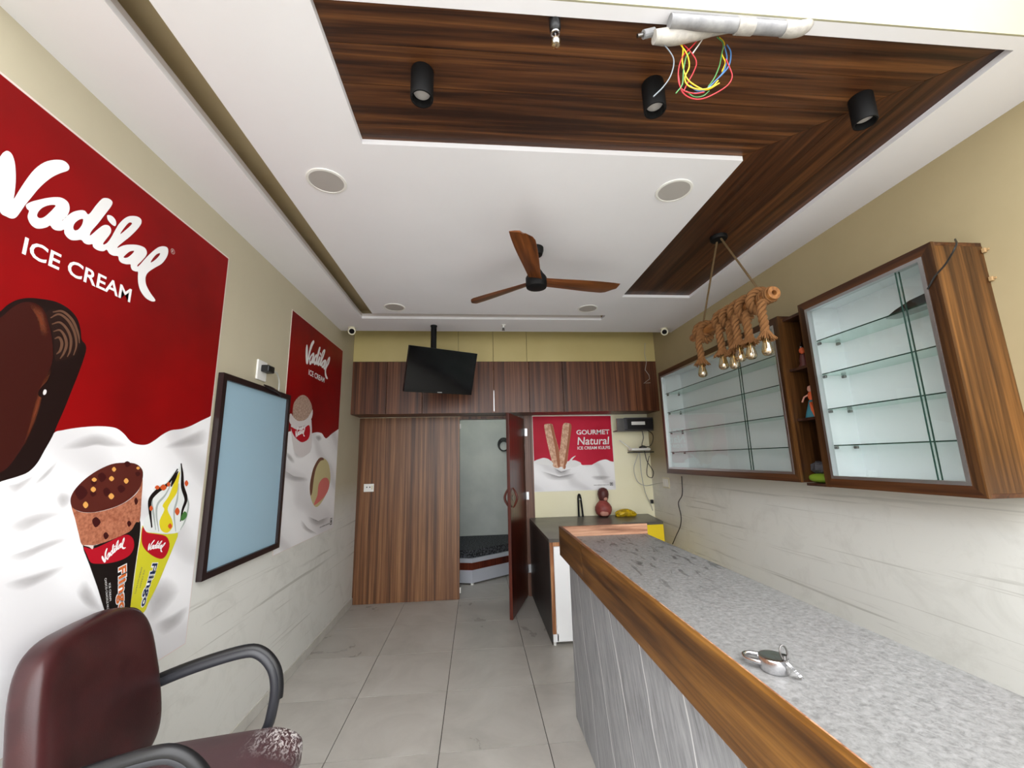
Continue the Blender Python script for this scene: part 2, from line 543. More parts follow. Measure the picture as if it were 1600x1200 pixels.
def link(name, me, mat, parent=None, loc=(0, 0, 0), smooth=False):
    if mat is not None:
        me.materials.clear(); me.materials.append(MATS[mat])
    if smooth:
        me.polygons.foreach_set('use_smooth', [True] * len(me.polygons))
        try:
            me.set_sharp_from_angle(angle=math.radians(42))
        except Exception:
            pass
    o = bpy.data.objects.new(name, me)
    COL.objects.link(o)
    o.location = loc
    if parent is not None: o.parent = parent
    return o

def resample(path, step):
    path = [V(*p) for p in path]
    out = [path[0]]
    for a, b in zip(path, path[1:]):
        n = max(1, int((b - a).length / step))
        for i in range(1, n + 1):
            out.append(a.lerp(b, i / n))
    return out

def smooth_path(pts, n=6, closed=False):
    pts = [V(*p) for p in pts]
    m = len(pts); out = []
    rng = range(m) if closed else range(m - 1)
    for i in rng:
        p1, p2 = pts[i], pts[(i + 1) % m]
        p0 = pts[i - 1] if (i > 0 or closed) else p1 * 2 - p2
        p3 = pts[(i + 2) % m] if (closed or i + 2 < m) else p2 * 2 - p1
        for k in range(n):
            t = k / n
            out.append(0.5 * ((2 * p1) + (p2 - p0) * t + (2 * p0 - 5 * p1 + 4 * p2 - p3) * t * t + (3 * p1 - p0 - 3 * p2 + p3) * t ** 3))
    if not closed: out.append(pts[-1])
    return out

def tag(o, label, cat, group=None):
    o['label'] = label; o['category'] = cat
    if group: o['group'] = group
    return o

def struct(o, label=None, cat=None):
    o['kind'] = 'structure'
    if label: o['label'] = label
    if cat: o['category'] = cat
    return o

def thing(name, label, cat, loc, rz=0.0, group=None):
    o = bpy.data.objects.new(name, None)
    o.empty_display_size = 0.1
    COL.objects.link(o)
    o.location = loc; o.rotation_euler = (0, 0, rz)
    return tag(o, label, cat, group)

def clone(o, parent=None):
    c = o.copy(); COL.objects.link(c); c.parent = parent
    for ch in list(o.children): clone(ch, c)
    return c

# ------------------------------------------------------------------ room dimensions
XL, XR, H = -1.186, 2.391, 2.912
YB = 0.67            # back wall
YF = -3.385          # front header
YO = -4.2            # open shop front
YC = -0.165          # back end of the false ceiling
ZS = 3.45            # structural slab

# floor: slab + single tiles
fl = MB().box(XL - 0.15, XR + 0.15, YO, 2.45, -0.12, -0.006).build('floor', 'grout', loc=(0, 0, 0))
struct(fl, 'grey square floor tiles with thin dark joints', 'floor')
def ticks(a, b, s=0.6):
    k = math.ceil((a + 1e-6) / s); r = [a]
    while k * s < b - 1e-6:
        r.append(k * s); k += 1
    return r + [b]
G = 0.0023
tile_meshes = {}
for (xa, xb, ya, yb) in ((XL, XR, YO, YB + 0.02), (-0.55, 1.15, YB + 0.02, 2.4)):
    xs, ys = ticks(xa, xb), ticks(ya, yb)
    for x0, x1 in zip(xs, xs[1:]):
        for y0, y1 in zip(ys, ys[1:]):
            if x1 - x0 < 0.02 or y1 - y0 < 0.02: continue
            key = (round(x1 - x0, 3), round(y1 - y0, 3))
            if key not in tile_meshes:
                m = MB().box(-key[0] / 2 + G, key[0] / 2 - G, -key[1] / 2 + G, key[1] / 2 - G, -0.012, 0)
                o = m.build('tile', 'floor_tile', fl, local=True)
                tile_meshes[key] = o.data
            else:
                o = link('tile', tile_meshes[key], None, fl)
            o.location = ((x0 + x1) / 2, (y0 + y1) / 2, 0)

out = MB().box(-9, 10, -14, YO, -0.2, -0.02).build('ground_outside', 'pavement', loc=(0, 0, 0))
struct(out, 'pale pavement outside the open shop front', 'ground')

# walls
struct(MB().box(XL - 0.15, XL, YO, 2.45, -0.05, ZS).build('wall_left', 'wall_cream', loc=(0, 0, 0)), 'cream wall with posters, scuffed below', 'wall')
struct(MB().box(XR, XR + 0.15, YO, 2.45, -0.05, ZS).build('wall_right', 'wall_cream_shaded', loc=(0, 0, 0)), 'cream wall behind the glass cabinets, scuffed below', 'wall')
wb = MB()
wb.box(0.90, XR, YB, YB + 0.1, 0, ZS)
wb.box(XL, 0.90, YB + 0.001, YB + 0.1, 2.07, ZS)
wall_back = struct(wb.build('wall_back', 'cream_plain', loc=(0, 0, 0)), 'cream back wall with veneered partition and doorway', 'wall')
pp = MB().box(XL, 0.0065, YB, YB + 0.04, 0.0, 2.085, 0.002, 1).build('veneer_panel', 'panel_wood', wall_back)
pp['label'] = 'walnut veneer panel with vertical grain'
MB().box(0.0065 - 0.03, 0.0065, YB + 0.04, YB + 0.1, 0, 2.05).build('panel_edge', 'loft_wood', wall_back)
# store room behind the door
struct(MB().box(-0.6, 1.3, 2.35, 2.45, 0, ZS).build('wall_inner_back', 'room_grey', loc=(0, 0, 0)), 'pale grey wall of the small back room', 'wall')
struct(MB().box(-0.65, -0.55, YB + 0.1, 2.35, 0, ZS).build('wall_inner_left', 'room_grey', loc=(0, 0, 0)), 'pale grey side wall of the small back room', 'wall')
struct(MB().box(1.15, 1.25, YB + 0.1, 2.35, 0, ZS).build('wall_inner_right', 'room_grey', loc=(0, 0, 0)), 'pale grey right wall of the small back room', 'wall')
# skirting tiles, one each
for side, xa, xb in (('left', XL, XL + 0.009), ('right', XR - 0.009, XR)):
    b = MB().box(xa, (xa + xb) / 2, YO, YB, 0.0, 0.074).build('baseboard_' + side, 'grout', loc=(0, 0, 0))
    struct(b, 'low tile skirting along the %s wall' % side, 'skirting')
    ys = ticks(YO, YB)
    for y0, y1 in zip(ys, ys[1:]):
        if y1 - y0 > 0.02:
            MB().box(xa, xb, y0 + G, y1 - G, 0.001, 0.075, 0.001, 1).build('skirting_tile', 'dado_skirt', b)

# upper slab and front header
struct(MB().box(XL - 0.15, XR + 0.15, YF, 2.45, ZS, ZS + 0.12).build('ceiling_slab', 'ceiling_white', loc=(0, 0, 0)), 'hidden slab above the false ceiling', 'ceiling')
wf = struct(MB().box(XL, XR, YF, YF + 0.006, H, ZS + 0.5).build('wall_front', 'cream_header', loc=(0, 0, 0)), 'cream header board above the open shop front', 'wall')
MB().box(XL, XR, YF + 0.006, -3.345, H, ZS + 0.5).build('soffit', 'ceiling_white', wf)

# false ceiling with a cove slot and an L-shaped timber recess
xs = [XL, -0.872, -0.742, -0.272, 1.47, 2.08, XR]
ys = [-3.345, -3.335, -2.77, -1.14, -0.685, -0.55, YC]
def keep(i, j):
    if i < 0 or j < 0 or i >= len(xs) - 1 or j >= len(ys) - 1: return False
    x, y = (xs[i] + xs[i + 1]) / 2, (ys[j] + ys[j + 1]) / 2
    if -0.872 < x < -0.742 and y < -0.55 and y > -3.335: return False
    if -0.872 < x < 1.47 and -0.685 < y < -0.55: return False
    if -0.272 < x < 2.08 and -3.335 < y < -2.77: return False
    if 1.47 < x < 2.08 and -2.77 < y < -1.14: return False
    return True
bm = bmesh.new(); vc = {}
def vv(i, j, z):
    k = (i, j, z)
    if k not in vc: vc[k] = bm.verts.new((xs[i], ys[j], z))
    return vc[k]
Z0, Z1 = H, H + 0.024
for i in range(len(xs) - 1):
    for j in range(len(ys) - 1):
        if not keep(i, j): continue
        bm.faces.new((vv(i, j, Z0), vv(i, j + 1, Z0), vv(i + 1, j + 1, Z0), vv(i + 1, j, Z0)))
        bm.faces.new((vv(i, j, Z1), vv(i + 1, j, Z1), vv(i + 1, j + 1, Z1), vv(i, j + 1, Z1)))
        for di, dj, a, b in ((-1, 0, (i, j), (i, j + 1)), (1, 0, (i + 1, j), (i + 1, j + 1)), (0, -1, (i, j), (i + 1, j)), (0, 1, (i, j + 1), (i + 1, j + 1))):
            if not keep(i + di, j + dj):
                bm.faces.new((vv(*a, Z0), vv(*b, Z0), vv(*b, Z1), vv(*a, Z1)))
mb = MB(); mb.bm.free(); mb.bm = bm
ceil_o = struct(mb.build('ceiling', 'ceiling_white', loc=(0, 0, 0)), 'white false ceiling with cove slot and timber inset', 'ceiling')
# timber boards, mitred at the corner of the L
mx = lambda y: 2.08 + (y + 3.335) * (1.47 - 2.08) / (-2.77 + 3.335)      # mitre line
yb = [-3.345, -3.188, -3.038, -2.76]
for y0, y1 in zip(yb, yb[1:]):
    a, b = y0 + 0.0008, y1 - 0.0008
    MB().prism([(-0.28, a), (mx(a) - 0.001, a), (mx(b) - 0.001, b), (-0.28, b)], Z1, Z1 + 0.012).build('board', 'ceiling_wood_x', ceil_o)
xb_ = [mx(v) for v in yb]
for (x0, y0), (x1, y1) in zip(zip(xb_, yb), list(zip(xb_, yb))[1:]):
    MB().prism([(x0 + 0.001, y0), (x0 + 0.001, -1.13), (x1 + 0.001 + 0.0016, -1.13), (x1 + 0.0026, y1)], Z1, Z1 + 0.012).build('board', 'ceiling_wood_y', ceil_o)
MB().box(2.05, 2.09, -3.345, -1.13, Z1 + 0.012, Z1 + 0.03).build('backing', 'black_metal', ceil_o)
# cove: upstand lip and the beige trough above
MB().box(-0.884, -0.872, -3.335, -0.55, Z1, H + 0.05).box(-0.884, 1.47, -0.55, -0.538, Z1, H + 0.05).build('cove_lip', 'cove_lip', ceil_o)
cv = MB()
cv.box(-1.08, -0.70, -3.34, -0.36, H + 0.15, H + 0.16)
cv.box(-0.70, 1.5, -0.72, -0.36, H + 0.15, H + 0.16)
cv.box(-1.09, -1.08, -3.34, -0.36, Z1, H + 0.16)
cv.box(-1.09, 1.5, -0.36, -0.35, Z1, H + 0.16)
cv.box(-0.70, -0.69, -3.34, -0.72, Z1, H + 0.16)
cv.box(-0.70, 1.5, -0.725, -0.72, Z1, H + 0.16)
cv.box(1.5, 1.51, -0.72, -0.36, Z1, H + 0.16)
cv.build('cove_trough', 'cove_beige', ceil_o)

# cream loft panels over the cabinets, thin joints between them
lp = struct(MB().box(XL, XR, 0.298, 0.31, 2.69, ZS).build('wall_loft', 'grout', loc=(0, 0, 0)), 'cream panels above the long loft cabinet', 'wall')
ex = [XL, 0.006, 0.414, 0.813, XR]
for x0, x1 in zip(ex, ex[1:]):
    MB().box(x0 + 0.002, x1 - 0.002, 0.285, 0.298, 2.69, ZS, 0.001, 1).build('panel', 'loft_cream', lp)

# ------------------------------------------------------------------ doorway
dr = bpy.data.objects.new('door_1', None); COL.objects.link(dr); dr.location = (0.80, YB, 0)
struct(dr, 'reddish brown door standing open into the shop', 'door')
MB().box(0.80, 0.905, YB - 0.012, YB + 0.1, 0, 2.085, 0.002, 1).build('jamb', 'jamb_wood', dr)
MB().box(0.0065, 0.80, YB - 0.005, YB + 0.1, 2.052, 2.085).build('lintel', 'loft_wood', dr)
ang = math.atan2(-0.052 - 0.655, 0.558 - 0.797)
R = Matrix.Translation((0.797, 0.655, 0)) @ Matrix.Rotation(ang, 4, 'Z')
lf = MB().box(0.0, 0.75, -0.034, 0.0, 0.012, 2.045, 0.003, 2, mat=R).build('leaf', 'door_wood', dr)
def door_pt(s, n, z): return R @ V(s, n, z)
# bow handles on both faces
for n0, sg in ((0.0, 1), (-0.034, -1)):
    hp = [door_pt(0.66, n0 + sg * 0.006, 1.06), door_pt(0.665, n0 + sg * 0.03, 1.10), door_pt(0.665, n0 + sg * 0.05, 1.16), door_pt(0.665, n0 + sg * 0.03, 1.22), door_pt(0.66, n0 + sg * 0.006, 1.26)]
    MB().tube(smooth_path(hp, 5), [0.006 + 0.007 * math.sin(PI * k / 20) for k in range(21)], 10).build('handle', 'door_wood', lf, smooth=True)
    MB().cyl(door_pt(0.665, n0, 1.16), door_pt(0.665, n0 + sg * 0.006, 1.16), 0.028, seg=20).build('handle_rose', 'steel_dark', lf)
for zz in (0.30, 1.12, 1.88):
    h = MB()
    h.cyl((0.803, 0.652, zz - 0.045), (0.803, 0.652, zz + 0.045), 0.007, seg=10)
    h.box(0.806, 0.836, 0.652, 0.657, zz - 0.045, zz + 0.045)
    h.build('hinge', 'aluminium', lf)
for zz in (0.09, 1.97):
    MB().box(0.0065, 0.022, YB + 0.02, YB + 0.05, zz - 0.03, zz + 0.03, 0.002).build('strike_plate', 'white_plastic', dr)

# loft cabinet
lc = thing('loft_cabinet', 'long dark walnut loft cabinet spanning the back wall above the door', 'cabinet', (0.6, 0.47, 2.085))
b = MB()
b.box(XL + 0.001, XR - 0.001, 0.30, YB - 0.001, 2.087, 2.105)
b.box(XL + 0.001, XR - 0.001, 0.30, YB - 0.001, 2.67, 2.688)
b.box(XL + 0.001, XL + 0.019, 0.30, YB - 0.001, 2.105, 2.67)
b.box(XR - 0.019, XR - 0.001, 0.30, YB - 0.001, 2.105, 2.67)
b.build('carcass', 'loft_wood', lc)
ex = [XL + 0.002, -0.80, -0.40, 0.416, 0.83, 1.232, XR - 0.002]
for x0, x1 in zip(ex, ex[1:]):
    MB().box(x0 + 0.0022, x1 - 0.0022, 0.28, 0.299, 2.085, 2.687, 0.0012, 1).build('door', 'loft_wood', lc)
MB().box(0.411, 0.420, 0.277, 0.281, 2.10, 2.345, 0.001, 1).build('edge_handle', 'aluminium', lc)

# store room bench
bn = thing('corner_bench', 'low grey bench with a brown stripe and dark cushion inside the back room', 'bench', (0.4, 1.8, 0))
poly = [(-0.5, 1.36), (0.147, 1.197), (1.0, 1.77), (1.0, 2.34), (-0.5, 2.34)]
def inset(d):
    return [(-0.5, 1.36 + d), (0.147 - d * 0.1, 1.197 + d * 1.05), (1.0, 1.77 + d * 1.2), (1.0, 2.34), (-0.5, 2.34)]
MB().prism(poly, 0.02, 0.175).build('base', 'bench_grey', bn)
MB().prism(inset(-0.003), 0.175, 0.262).build('stripe', 'door_wood', bn)
MB().prism(poly, 0.262, 0.312).build('top_band', 'bench_grey', bn)
MB().cyl((0.147, 1.205, 0), (0.147, 1.205, 0.02), 0.02, seg=12).build('foot', 'white_plastic', bn)
cz = MB()
ci = inset(0.03)
cz.prism(ci, 0.313, 0.40)
bmesh.ops.bevel(cz.bm, geom=[e for e in cz.bm.edges if all(v.co.z > 0.39 for v in e.verts)], offset=0.03, segments=3, affect='EDGES')
bmesh.ops.subdivide_edges(cz.bm, edges=[e for e in cz.bm.edges if e.calc_length() > 0.2], cuts=4, use_grid_fill=True)
cz.build('cushion', 'fabric_dark', bn)
# unseen tube lamp added above the door to brighten the store room
tl = thing('fill_tube_lamp', 'unseen tube lamp added above the doorway to brighten the back room', 'light', (0.4, YB + 0.13, 2.35))
MB().box(0.0, 0.8, YB + 0.10, YB + 0.13, 2.33, 2.37, 0.003).build('batten', 'white_plastic', tl)
MB().cyl((0.03, YB + 0.145, 2.335), (0.77, YB + 0.145, 2.335), 0.013, seg=14).build('tube', 'fill_tube', tl, smooth=True)
# coil of cable on the store room wall
ck = MB()
cc = V(*(0.6525, 2.32, 1.771))
for k in range(5):
    rr = 0.075 + 0.008 * k
    ck.tube([cc + V(math.cos(t) * rr * 0.9, -0.012 - 0.006 * k, math.sin(t) * rr + 0.006 * k) for t in [2 * PI * q / 20 for q in range(20)]], 0.006, 6, closed=True)
tag(ck.build('cable_coil', 'wire_black', loc=tuple(cc), smooth=True), 'coil of dark cable hanging on the back room wall', 'cable')

# ------------------------------------------------------------------ flat print helpers
LOGO = [[(0.1367,0.1644),(0.1541,0.1925),(0.1829,0.2236),(0.2159,0.2567),(0.2511,0.2861),(0.2829,0.3039),(0.312,0.3019),(0.3251,0.2826),(0.3277,0.2562),(0.3195,0.2204),(0.3058,0.196),(0.3039,0.1869),(0.3113,0.2057),(0.3246,0.2318),(0.3478,0.2679),(0.3803,0.2993),(0.4056,0.312),(0.4284,0.3061),(0.4557,0.3753),(0.4798,0.431),(0.4974,0.4548),(0.5261,0.4695),(0.5478,0.465),(0.5457,0.4364),(0.5179,0.3647),(0.488,0.2891),(0.4593,0.2247),(0.4549,0.1945),(0.471,0.2192),(0.4935,0.2583),(0.5209,0.2985),(0.5493,0.3143),(0.5675,0.3035),(0.5693,0.2781),(0.5539,0.2382),(0.5372,0.1981),(0.5405,0.1889),(0.5589,0.2106),(0.576,0.2511),(0.5922,0.3052),(0.6104,0.3615),(0.6394,0.4164),(0.6726,0.4546),(0.7195,0.4824),(0.7515,0.4836),(0.758,0.4587),(0.7382,0.4078),(0.6949,0.3299),(0.6556,0.2703),(0.628,0.2259),(0.6286,0.2172),(0.6593,0.2497),(0.7036,0.2811),(0.7609,0.3098),(0.8083,0.319),(0.8302,0.302),(0.8278,0.2717),(0.7988,0.2181),(0.7781,0.1839),(0.7799,0.1735),(0.7969,0.1983),(0.8258,0.2514),(0.8607,0.3089),(0.9079,0.3745),(0.9507,0.4085),(0.9868,0.4184),(1,0.3946),(0.9927,0.3492),(0.9601,0.2863),(0.9096,0.2309),(0.8665,0.1802),(0.8506,0.1437),(0.853,0.1113),(0.8695,0.0809),(0.907,0.0493),(0.9489,0.0232),(0.9433,0.0083),(0.9158,0),(0.8697,0.0049),(0.8263,0.0334),(0.8037,0.0699),(0.7931,0.1117),(0.7887,0.1423),(0.7706,0.1364),(0.745,0.1349),(0.7318,0.1512),(0.7277,0.1629),(0.7019,0.1499),(0.6688,0.142),(0.6484,0.1493),(0.6382,0.1688),(0.6094,0.157),(0.5821,0.1564),(0.5634,0.1698),(0.5472,0.1522),(0.5232,0.1408),(0.4982,0.1379),(0.4821,0.1441),(0.4768,0.1553),(0.4563,0.1412),(0.4331,0.1364),(0.4143,0.145),(0.3915,0.1296),(0.3641,0.1151),(0.3415,0.1179),(0.3246,0.1314),(0.3201,0.1484),(0.3063,0.1344),(0.284,0.1224),(0.267,0.122),(0.2533,0.1303),(0.2417,0.1141),(0.2194,0.0928),(0.1961,0.0801),(0.1735,0.0845),(0.1585,0.1004),(0.1523,0.1182),(0.1535,0.1444),(0.1437,0.1488)],[(0.2597,0.2461),(0.2341,0.2301),(0.2068,0.1986),(0.1921,0.1663),(0.1899,0.1426),(0.2016,0.1376),(0.2183,0.152),(0.2357,0.1837),(0.2524,0.2218)],[(0.4012,0.2611),(0.3826,0.2433),(0.3653,0.2121),(0.3624,0.1861),(0.3718,0.1758),(0.3883,0.1899),(0.4019,0.2227),(0.405,0.2494)],[(0.689,0.4201),(0.671,0.4069),(0.649,0.3626),(0.6321,0.3202),(0.6314,0.3089),(0.6528,0.3418),(0.6798,0.3861),(0.6933,0.4132)],[(0.7338,0.2561),(0.7068,0.2348),(0.6793,0.1927),(0.6766,0.1802),(0.6993,0.1922),(0.7238,0.2254),(0.7376,0.2517)],[(0.9331,0.348),(0.905,0.3228),(0.8785,0.2741),(0.8717,0.248),(0.9008,0.2808),(0.9287,0.3254)],[(0.5346,0.3712),(0.5601,0.3815),(0.5848,0.3724),(0.5934,0.3507),(0.5871,0.3334),(0.5642,0.3325),(0.5396,0.3434),(0.5312,0.3601)],[(0.0244,0.3604),(0.0417,0.3583),(0.0578,0.3319),(0.0698,0.2908),(0.0789,0.2401),(0.084,0.1866),(0.0859,0.1608),(0.0991,0.2154),(0.1165,0.2831),(0.1399,0.3573),(0.1729,0.422),(0.2116,0.4677),(0.2485,0.4956),(0.2729,0.4994),(0.2878,0.4867),(0.2832,0.4625),(0.2539,0.4258),(0.2209,0.378),(0.1913,0.3207),(0.1688,0.2662),(0.1506,0.2121),(0.1327,0.1596),(0.1165,0.1019),(0.1065,0.0778),(0.0918,0.0648),(0.0727,0.0628),(0.0504,0.0655),(0.0331,0.1018),(0.0159,0.1584),(0.005,0.2191),(0,0.2847),(0.0062,0.3249),(0.0133,0.3453)]]
LOGO_BOX1 = (-1.0919,-0.4327,1.5393,1.8685)
BAR = [(-1.0058,1.2991),(-0.9915,1.3246),(-0.9711,1.3473),(-0.9436,1.3646),(-0.908,1.3762),(-0.8637,1.3849),(-0.8264,1.3803),(-0.7987,1.3678),(-0.7788,1.3484),(-0.7632,1.3168),(-0.7543,1.2861),(-0.7385,1.274),(-0.7318,1.2557),(-0.7353,1.2179),(-0.7435,1.1698),(-0.7575,1.1026),(-0.771,1.0377),(-0.7851,0.9811),(-0.7933,0.9444),(-0.8105,0.8967),(-0.8254,0.8564),(-0.847,0.8287),(-0.8753,0.816),(-0.8984,0.809),(-0.9163,0.8035),(-0.9381,0.798),(-0.975,0.8574),(-1.0319,1.0557),(-1.0385,1.2324)]
BARFACE = [(-0.9951,1.2918),(-0.9686,1.3336),(-0.9365,1.3542),(-0.9064,1.3522),(-0.8866,1.3351),(-0.8717,1.3062),(-0.8556,1.268),(-0.8426,1.222),(-0.8386,1.1798),(-0.8512,1.1104),(-0.8561,1.027),(-0.8687,0.9344),(-0.8891,0.8785),(-0.909,0.841),(-0.9351,0.8312),(-0.971,0.8827),(-1.0177,1.0581),(-1.0243,1.2262)]
BARGLOW = [(-0.9408,1.3489),(-0.9119,1.3519),(-0.8908,1.3366),(-0.8771,1.3044),(-0.8643,1.2652),(-0.8841,1.2591),(-0.9018,1.2958),(-0.9206,1.3254)]
BARGLOW2 = [(-0.8336,1.1687),(-0.847,1.0992),(-0.8491,1.0338),(-0.8597,0.9576),(-0.8755,0.9007),(-0.8721,0.968),(-0.8665,1.0547),(-0.8565,1.1213)]
BITE = [(-0.885,1.3419),(-0.842,1.3645),(-0.806,1.3552),(-0.7792,1.3249),(-0.7649,1.2895),(-0.7622,1.2374),(-0.7891,1.2077),(-0.8229,1.1911),(-0.8333,1.1997),(-0.8457,1.2522),(-0.8652,1.3022)]
RIDGES = [[(-0.8694,1.3257),(-0.845,1.3474),(-0.8122,1.3366),(-0.7839,1.3035),(-0.7698,1.2616),(-0.773,1.2248)],[(-0.8614,1.3067),(-0.8373,1.3213),(-0.8097,1.3049),(-0.7916,1.2748),(-0.788,1.237),(-0.7932,1.2131)],[(-0.8527,1.2845),(-0.8326,1.2954),(-0.813,1.278),(-0.8033,1.252),(-0.8072,1.2221),(-0.8157,1.201)],[(-0.8445,1.262),(-0.8312,1.2705),(-0.8191,1.2538),(-0.8205,1.2281),(-0.8298,1.213)],[(-0.8657,1.3472),(-0.8352,1.3607),(-0.7972,1.3418),(-0.7703,1.3012),(-0.7603,1.271)]]
DROP = [(-0.8282,1.1545),(-0.8424,1.1211),(-0.8594,1.0911),(-0.8632,1.0757),(-0.8547,1.0647),(-0.8388,1.0695),(-0.8327,1.0897),(-0.8285,1.1238)]
DROPLIGHT = [(-0.8465,1.0903),(-0.8491,1.0798),(-0.845,1.0727),(-0.8392,1.0778),(-0.8394,1.0886)]
WAVE1 = [(-0.9421,0.7957),(-0.9163,0.8035),(-0.8753,0.816),(-0.847,0.8287),(-0.8254,0.8564),(-0.8105,0.8967),(-0.7917,0.9517),(-0.764,0.9645),(-0.709,0.9779),(-0.6484,0.9873),(-0.5967,0.9902),(-0.5564,0.9864),(-0.5199,0.9676),(-0.4949,0.9474),(-0.4706,0.9339),(-0.4332,0.9279),(-0.3958,0.9316),(-0.3595,0.9502),(-0.3225,0.976),(-0.2721,0.9997),(-0.2042,1.0115),(-0.1452,1.031),(-0.0708,1.0649),(0.0031,1.096)]
FOLDS1 = [[(-0.7592,0.9039),(-0.7212,0.9361),(-0.6582,0.9622),(-0.5912,0.9597),(-0.5403,0.9416),(-0.4948,0.9221),(-0.5594,0.913),(-0.6359,0.9172),(-0.7021,0.9024)],[(-0.8284,0.7835),(-0.8026,0.8217),(-0.7637,0.8619),(-0.7702,0.8324),(-0.803,0.7933)],[(-0.9089,0.7885),(-0.8769,0.7972),(-0.8192,0.8223),(-0.8443,0.7845),(-0.88,0.7602)],[(-0.8914,0.6658),(-0.8457,0.696),(-0.7655,0.7056),(-0.7071,0.6919),(-0.7717,0.6665),(-0.8414,0.6392)],[(-0.8758,0.5795),(-0.821,0.5919),(-0.7212,0.6117),(-0.6688,0.6024),(-0.7363,0.5811),(-0.8264,0.5561)],[(-0.8567,0.504),(-0.7762,0.5128),(-0.6751,0.5139),(-0.7059,0.4881),(-0.7989,0.4695)],[(-0.6204,0.4171),(-0.5856,0.4423),(-0.5057,0.3244),(-0.5406,0.3287),(-0.5878,0.3654)],[(-0.2883,0.3364),(-0.182,0.351),(-0.0854,0.26),(-0.1788,0.1904),(-0.2614,0.1854),(-0.2948,0.2467)],[(-0.2226,0.1629),(-0.1241,0.1717),(-0.0122,0.1713),(-0.0443,0.1071),(-0.1623,0.0974)],[(-0.7509,0.7379),(-0.7345,0.7642),(-0.6948,0.7471),(-0.6959,0.7117),(-0.7231,0.7007)],[(-0.3081,0.9185),(-0.1973,0.9718),(-0.0365,1.0244),(-0.0232,0.9485),(-0.1742,0.9223)]]
C1DISC = [(-0.6947,0.723),(-0.6957,0.7437),(-0.6837,0.7688),(-0.655,0.7991),(-0.6119,0.8278),(-0.5578,0.8497),(-0.5033,0.8552),(-0.4509,0.8518),(-0.4169,0.8357),(-0.4009,0.8132),(-0.3993,0.7815),(-0.4091,0.7476),(-0.4418,0.7163),(-0.4887,0.694),(-0.5411,0.6824),(-0.5974,0.6779),(-0.64,0.6831),(-0.6704,0.6945),(-0.6863,0.7066)]
C1BAND = [(-0.69,0.7122),(-0.6702,0.6935),(-0.6398,0.682),(-0.5972,0.6768),(-0.5408,0.6807),(-0.4884,0.6922),(-0.4413,0.7133),(-0.4085,0.7444),(-0.398,0.7877),(-0.3886,0.6992),(-0.382,0.6179),(-0.4009,0.6145),(-0.4188,0.5871),(-0.4533,0.5751),(-0.5004,0.5662),(-0.5452,0.5606),(-0.5946,0.561),(-0.6256,0.5707),(-0.6436,0.6077),(-0.6675,0.6631)]
C1NUTS = [[(-0.648,0.7088),(-0.6396,0.7197),(-0.6266,0.7066),(-0.6353,0.6958)],[(-0.63,0.7953),(-0.621,0.8026),(-0.609,0.7943),(-0.6182,0.787)],[(-0.628,0.7608),(-0.6188,0.77),(-0.6059,0.7592),(-0.6152,0.75)],[(-0.5595,0.796),(-0.5499,0.8054),(-0.5365,0.795),(-0.5463,0.7856)],[(-0.553,0.8305),(-0.5452,0.8396),(-0.5339,0.83),(-0.5418,0.8209)],[(-0.4913,0.7841),(-0.4816,0.7944),(-0.4678,0.7829),(-0.4777,0.7726)],[(-0.5504,0.7304),(-0.5397,0.7409),(-0.5246,0.7282),(-0.5355,0.7176)],[(-0.4398,0.833),(-0.4316,0.8391),(-0.4211,0.8326),(-0.4294,0.8265)]]
C1CHOC = [[(-0.6862,0.7608),(-0.6655,0.7772),(-0.6361,0.7494),(-0.6611,0.726)],[(-0.6071,0.8079),(-0.5917,0.82),(-0.5702,0.8011),(-0.5887,0.7838)],[(-0.5758,0.7527),(-0.5622,0.7636),(-0.5431,0.7452),(-0.5592,0.7294)],[(-0.5151,0.7593),(-0.4986,0.769),(-0.477,0.7522),(-0.4968,0.7382)],[(-0.5007,0.8528),(-0.4862,0.8612),(-0.4677,0.8488),(-0.4851,0.8369)],[(-0.4408,0.8124),(-0.428,0.819),(-0.412,0.8085),(-0.4273,0.799)],[(-0.6322,0.7877),(-0.6214,0.7949),(-0.607,0.7831),(-0.6199,0.7728)],[(-0.6284,0.7494),(-0.6163,0.7561),(-0.6006,0.744),(-0.615,0.7342)],[(-0.6019,0.6488),(-0.5868,0.6597),(-0.5654,0.6381),(-0.5835,0.6223)],[(-0.5461,0.5906),(-0.5359,0.5981),(-0.5213,0.5823),(-0.5334,0.5711)],[(-0.426,0.7041),(-0.4186,0.7137),(-0.4064,0.6978),(-0.4151,0.6839)],[(-0.4458,0.6186),(-0.4368,0.6256),(-0.4239,0.6118),(-0.4346,0.6015)]]
C1WRAP = [(-0.6223,0.5685),(-0.5821,0.5586),(-0.533,0.5638),(-0.4475,0.5829),(-0.4143,0.6044),(-0.3826,0.6211),(-0.3719,0.5612),(-0.3724,0.4765),(-0.3725,0.3698),(-0.3678,0.2183),(-0.3713,0.197),(-0.4584,0.2567),(-0.5362,0.4049),(-0.582,0.4908)]
C1RED = [(-0.6182,0.5615),(-0.5833,0.5481),(-0.5316,0.5564),(-0.4669,0.5717),(-0.4306,0.57),(-0.4044,0.5488),(-0.395,0.5171),(-0.409,0.4904),(-0.4504,0.4793),(-0.5051,0.4807),(-0.5514,0.4899),(-0.5809,0.501),(-0.6012,0.5318)]
C1TEAR = [(-0.6203,0.5671),(-0.6011,0.5644),(-0.5809,0.5583),(-0.583,0.5465),(-0.5969,0.5572)]
C2WRAP = [(-0.3664,0.5972),(-0.3453,0.569),(-0.2925,0.554),(-0.2177,0.5361),(-0.1491,0.5299),(-0.1684,0.4721),(-0.2028,0.4001),(-0.2356,0.3316),(-0.2756,0.2692),(-0.2947,0.2393),(-0.3678,0.2183),(-0.3728,0.2258),(-0.3703,0.3575),(-0.3702,0.464),(-0.3674,0.536)]
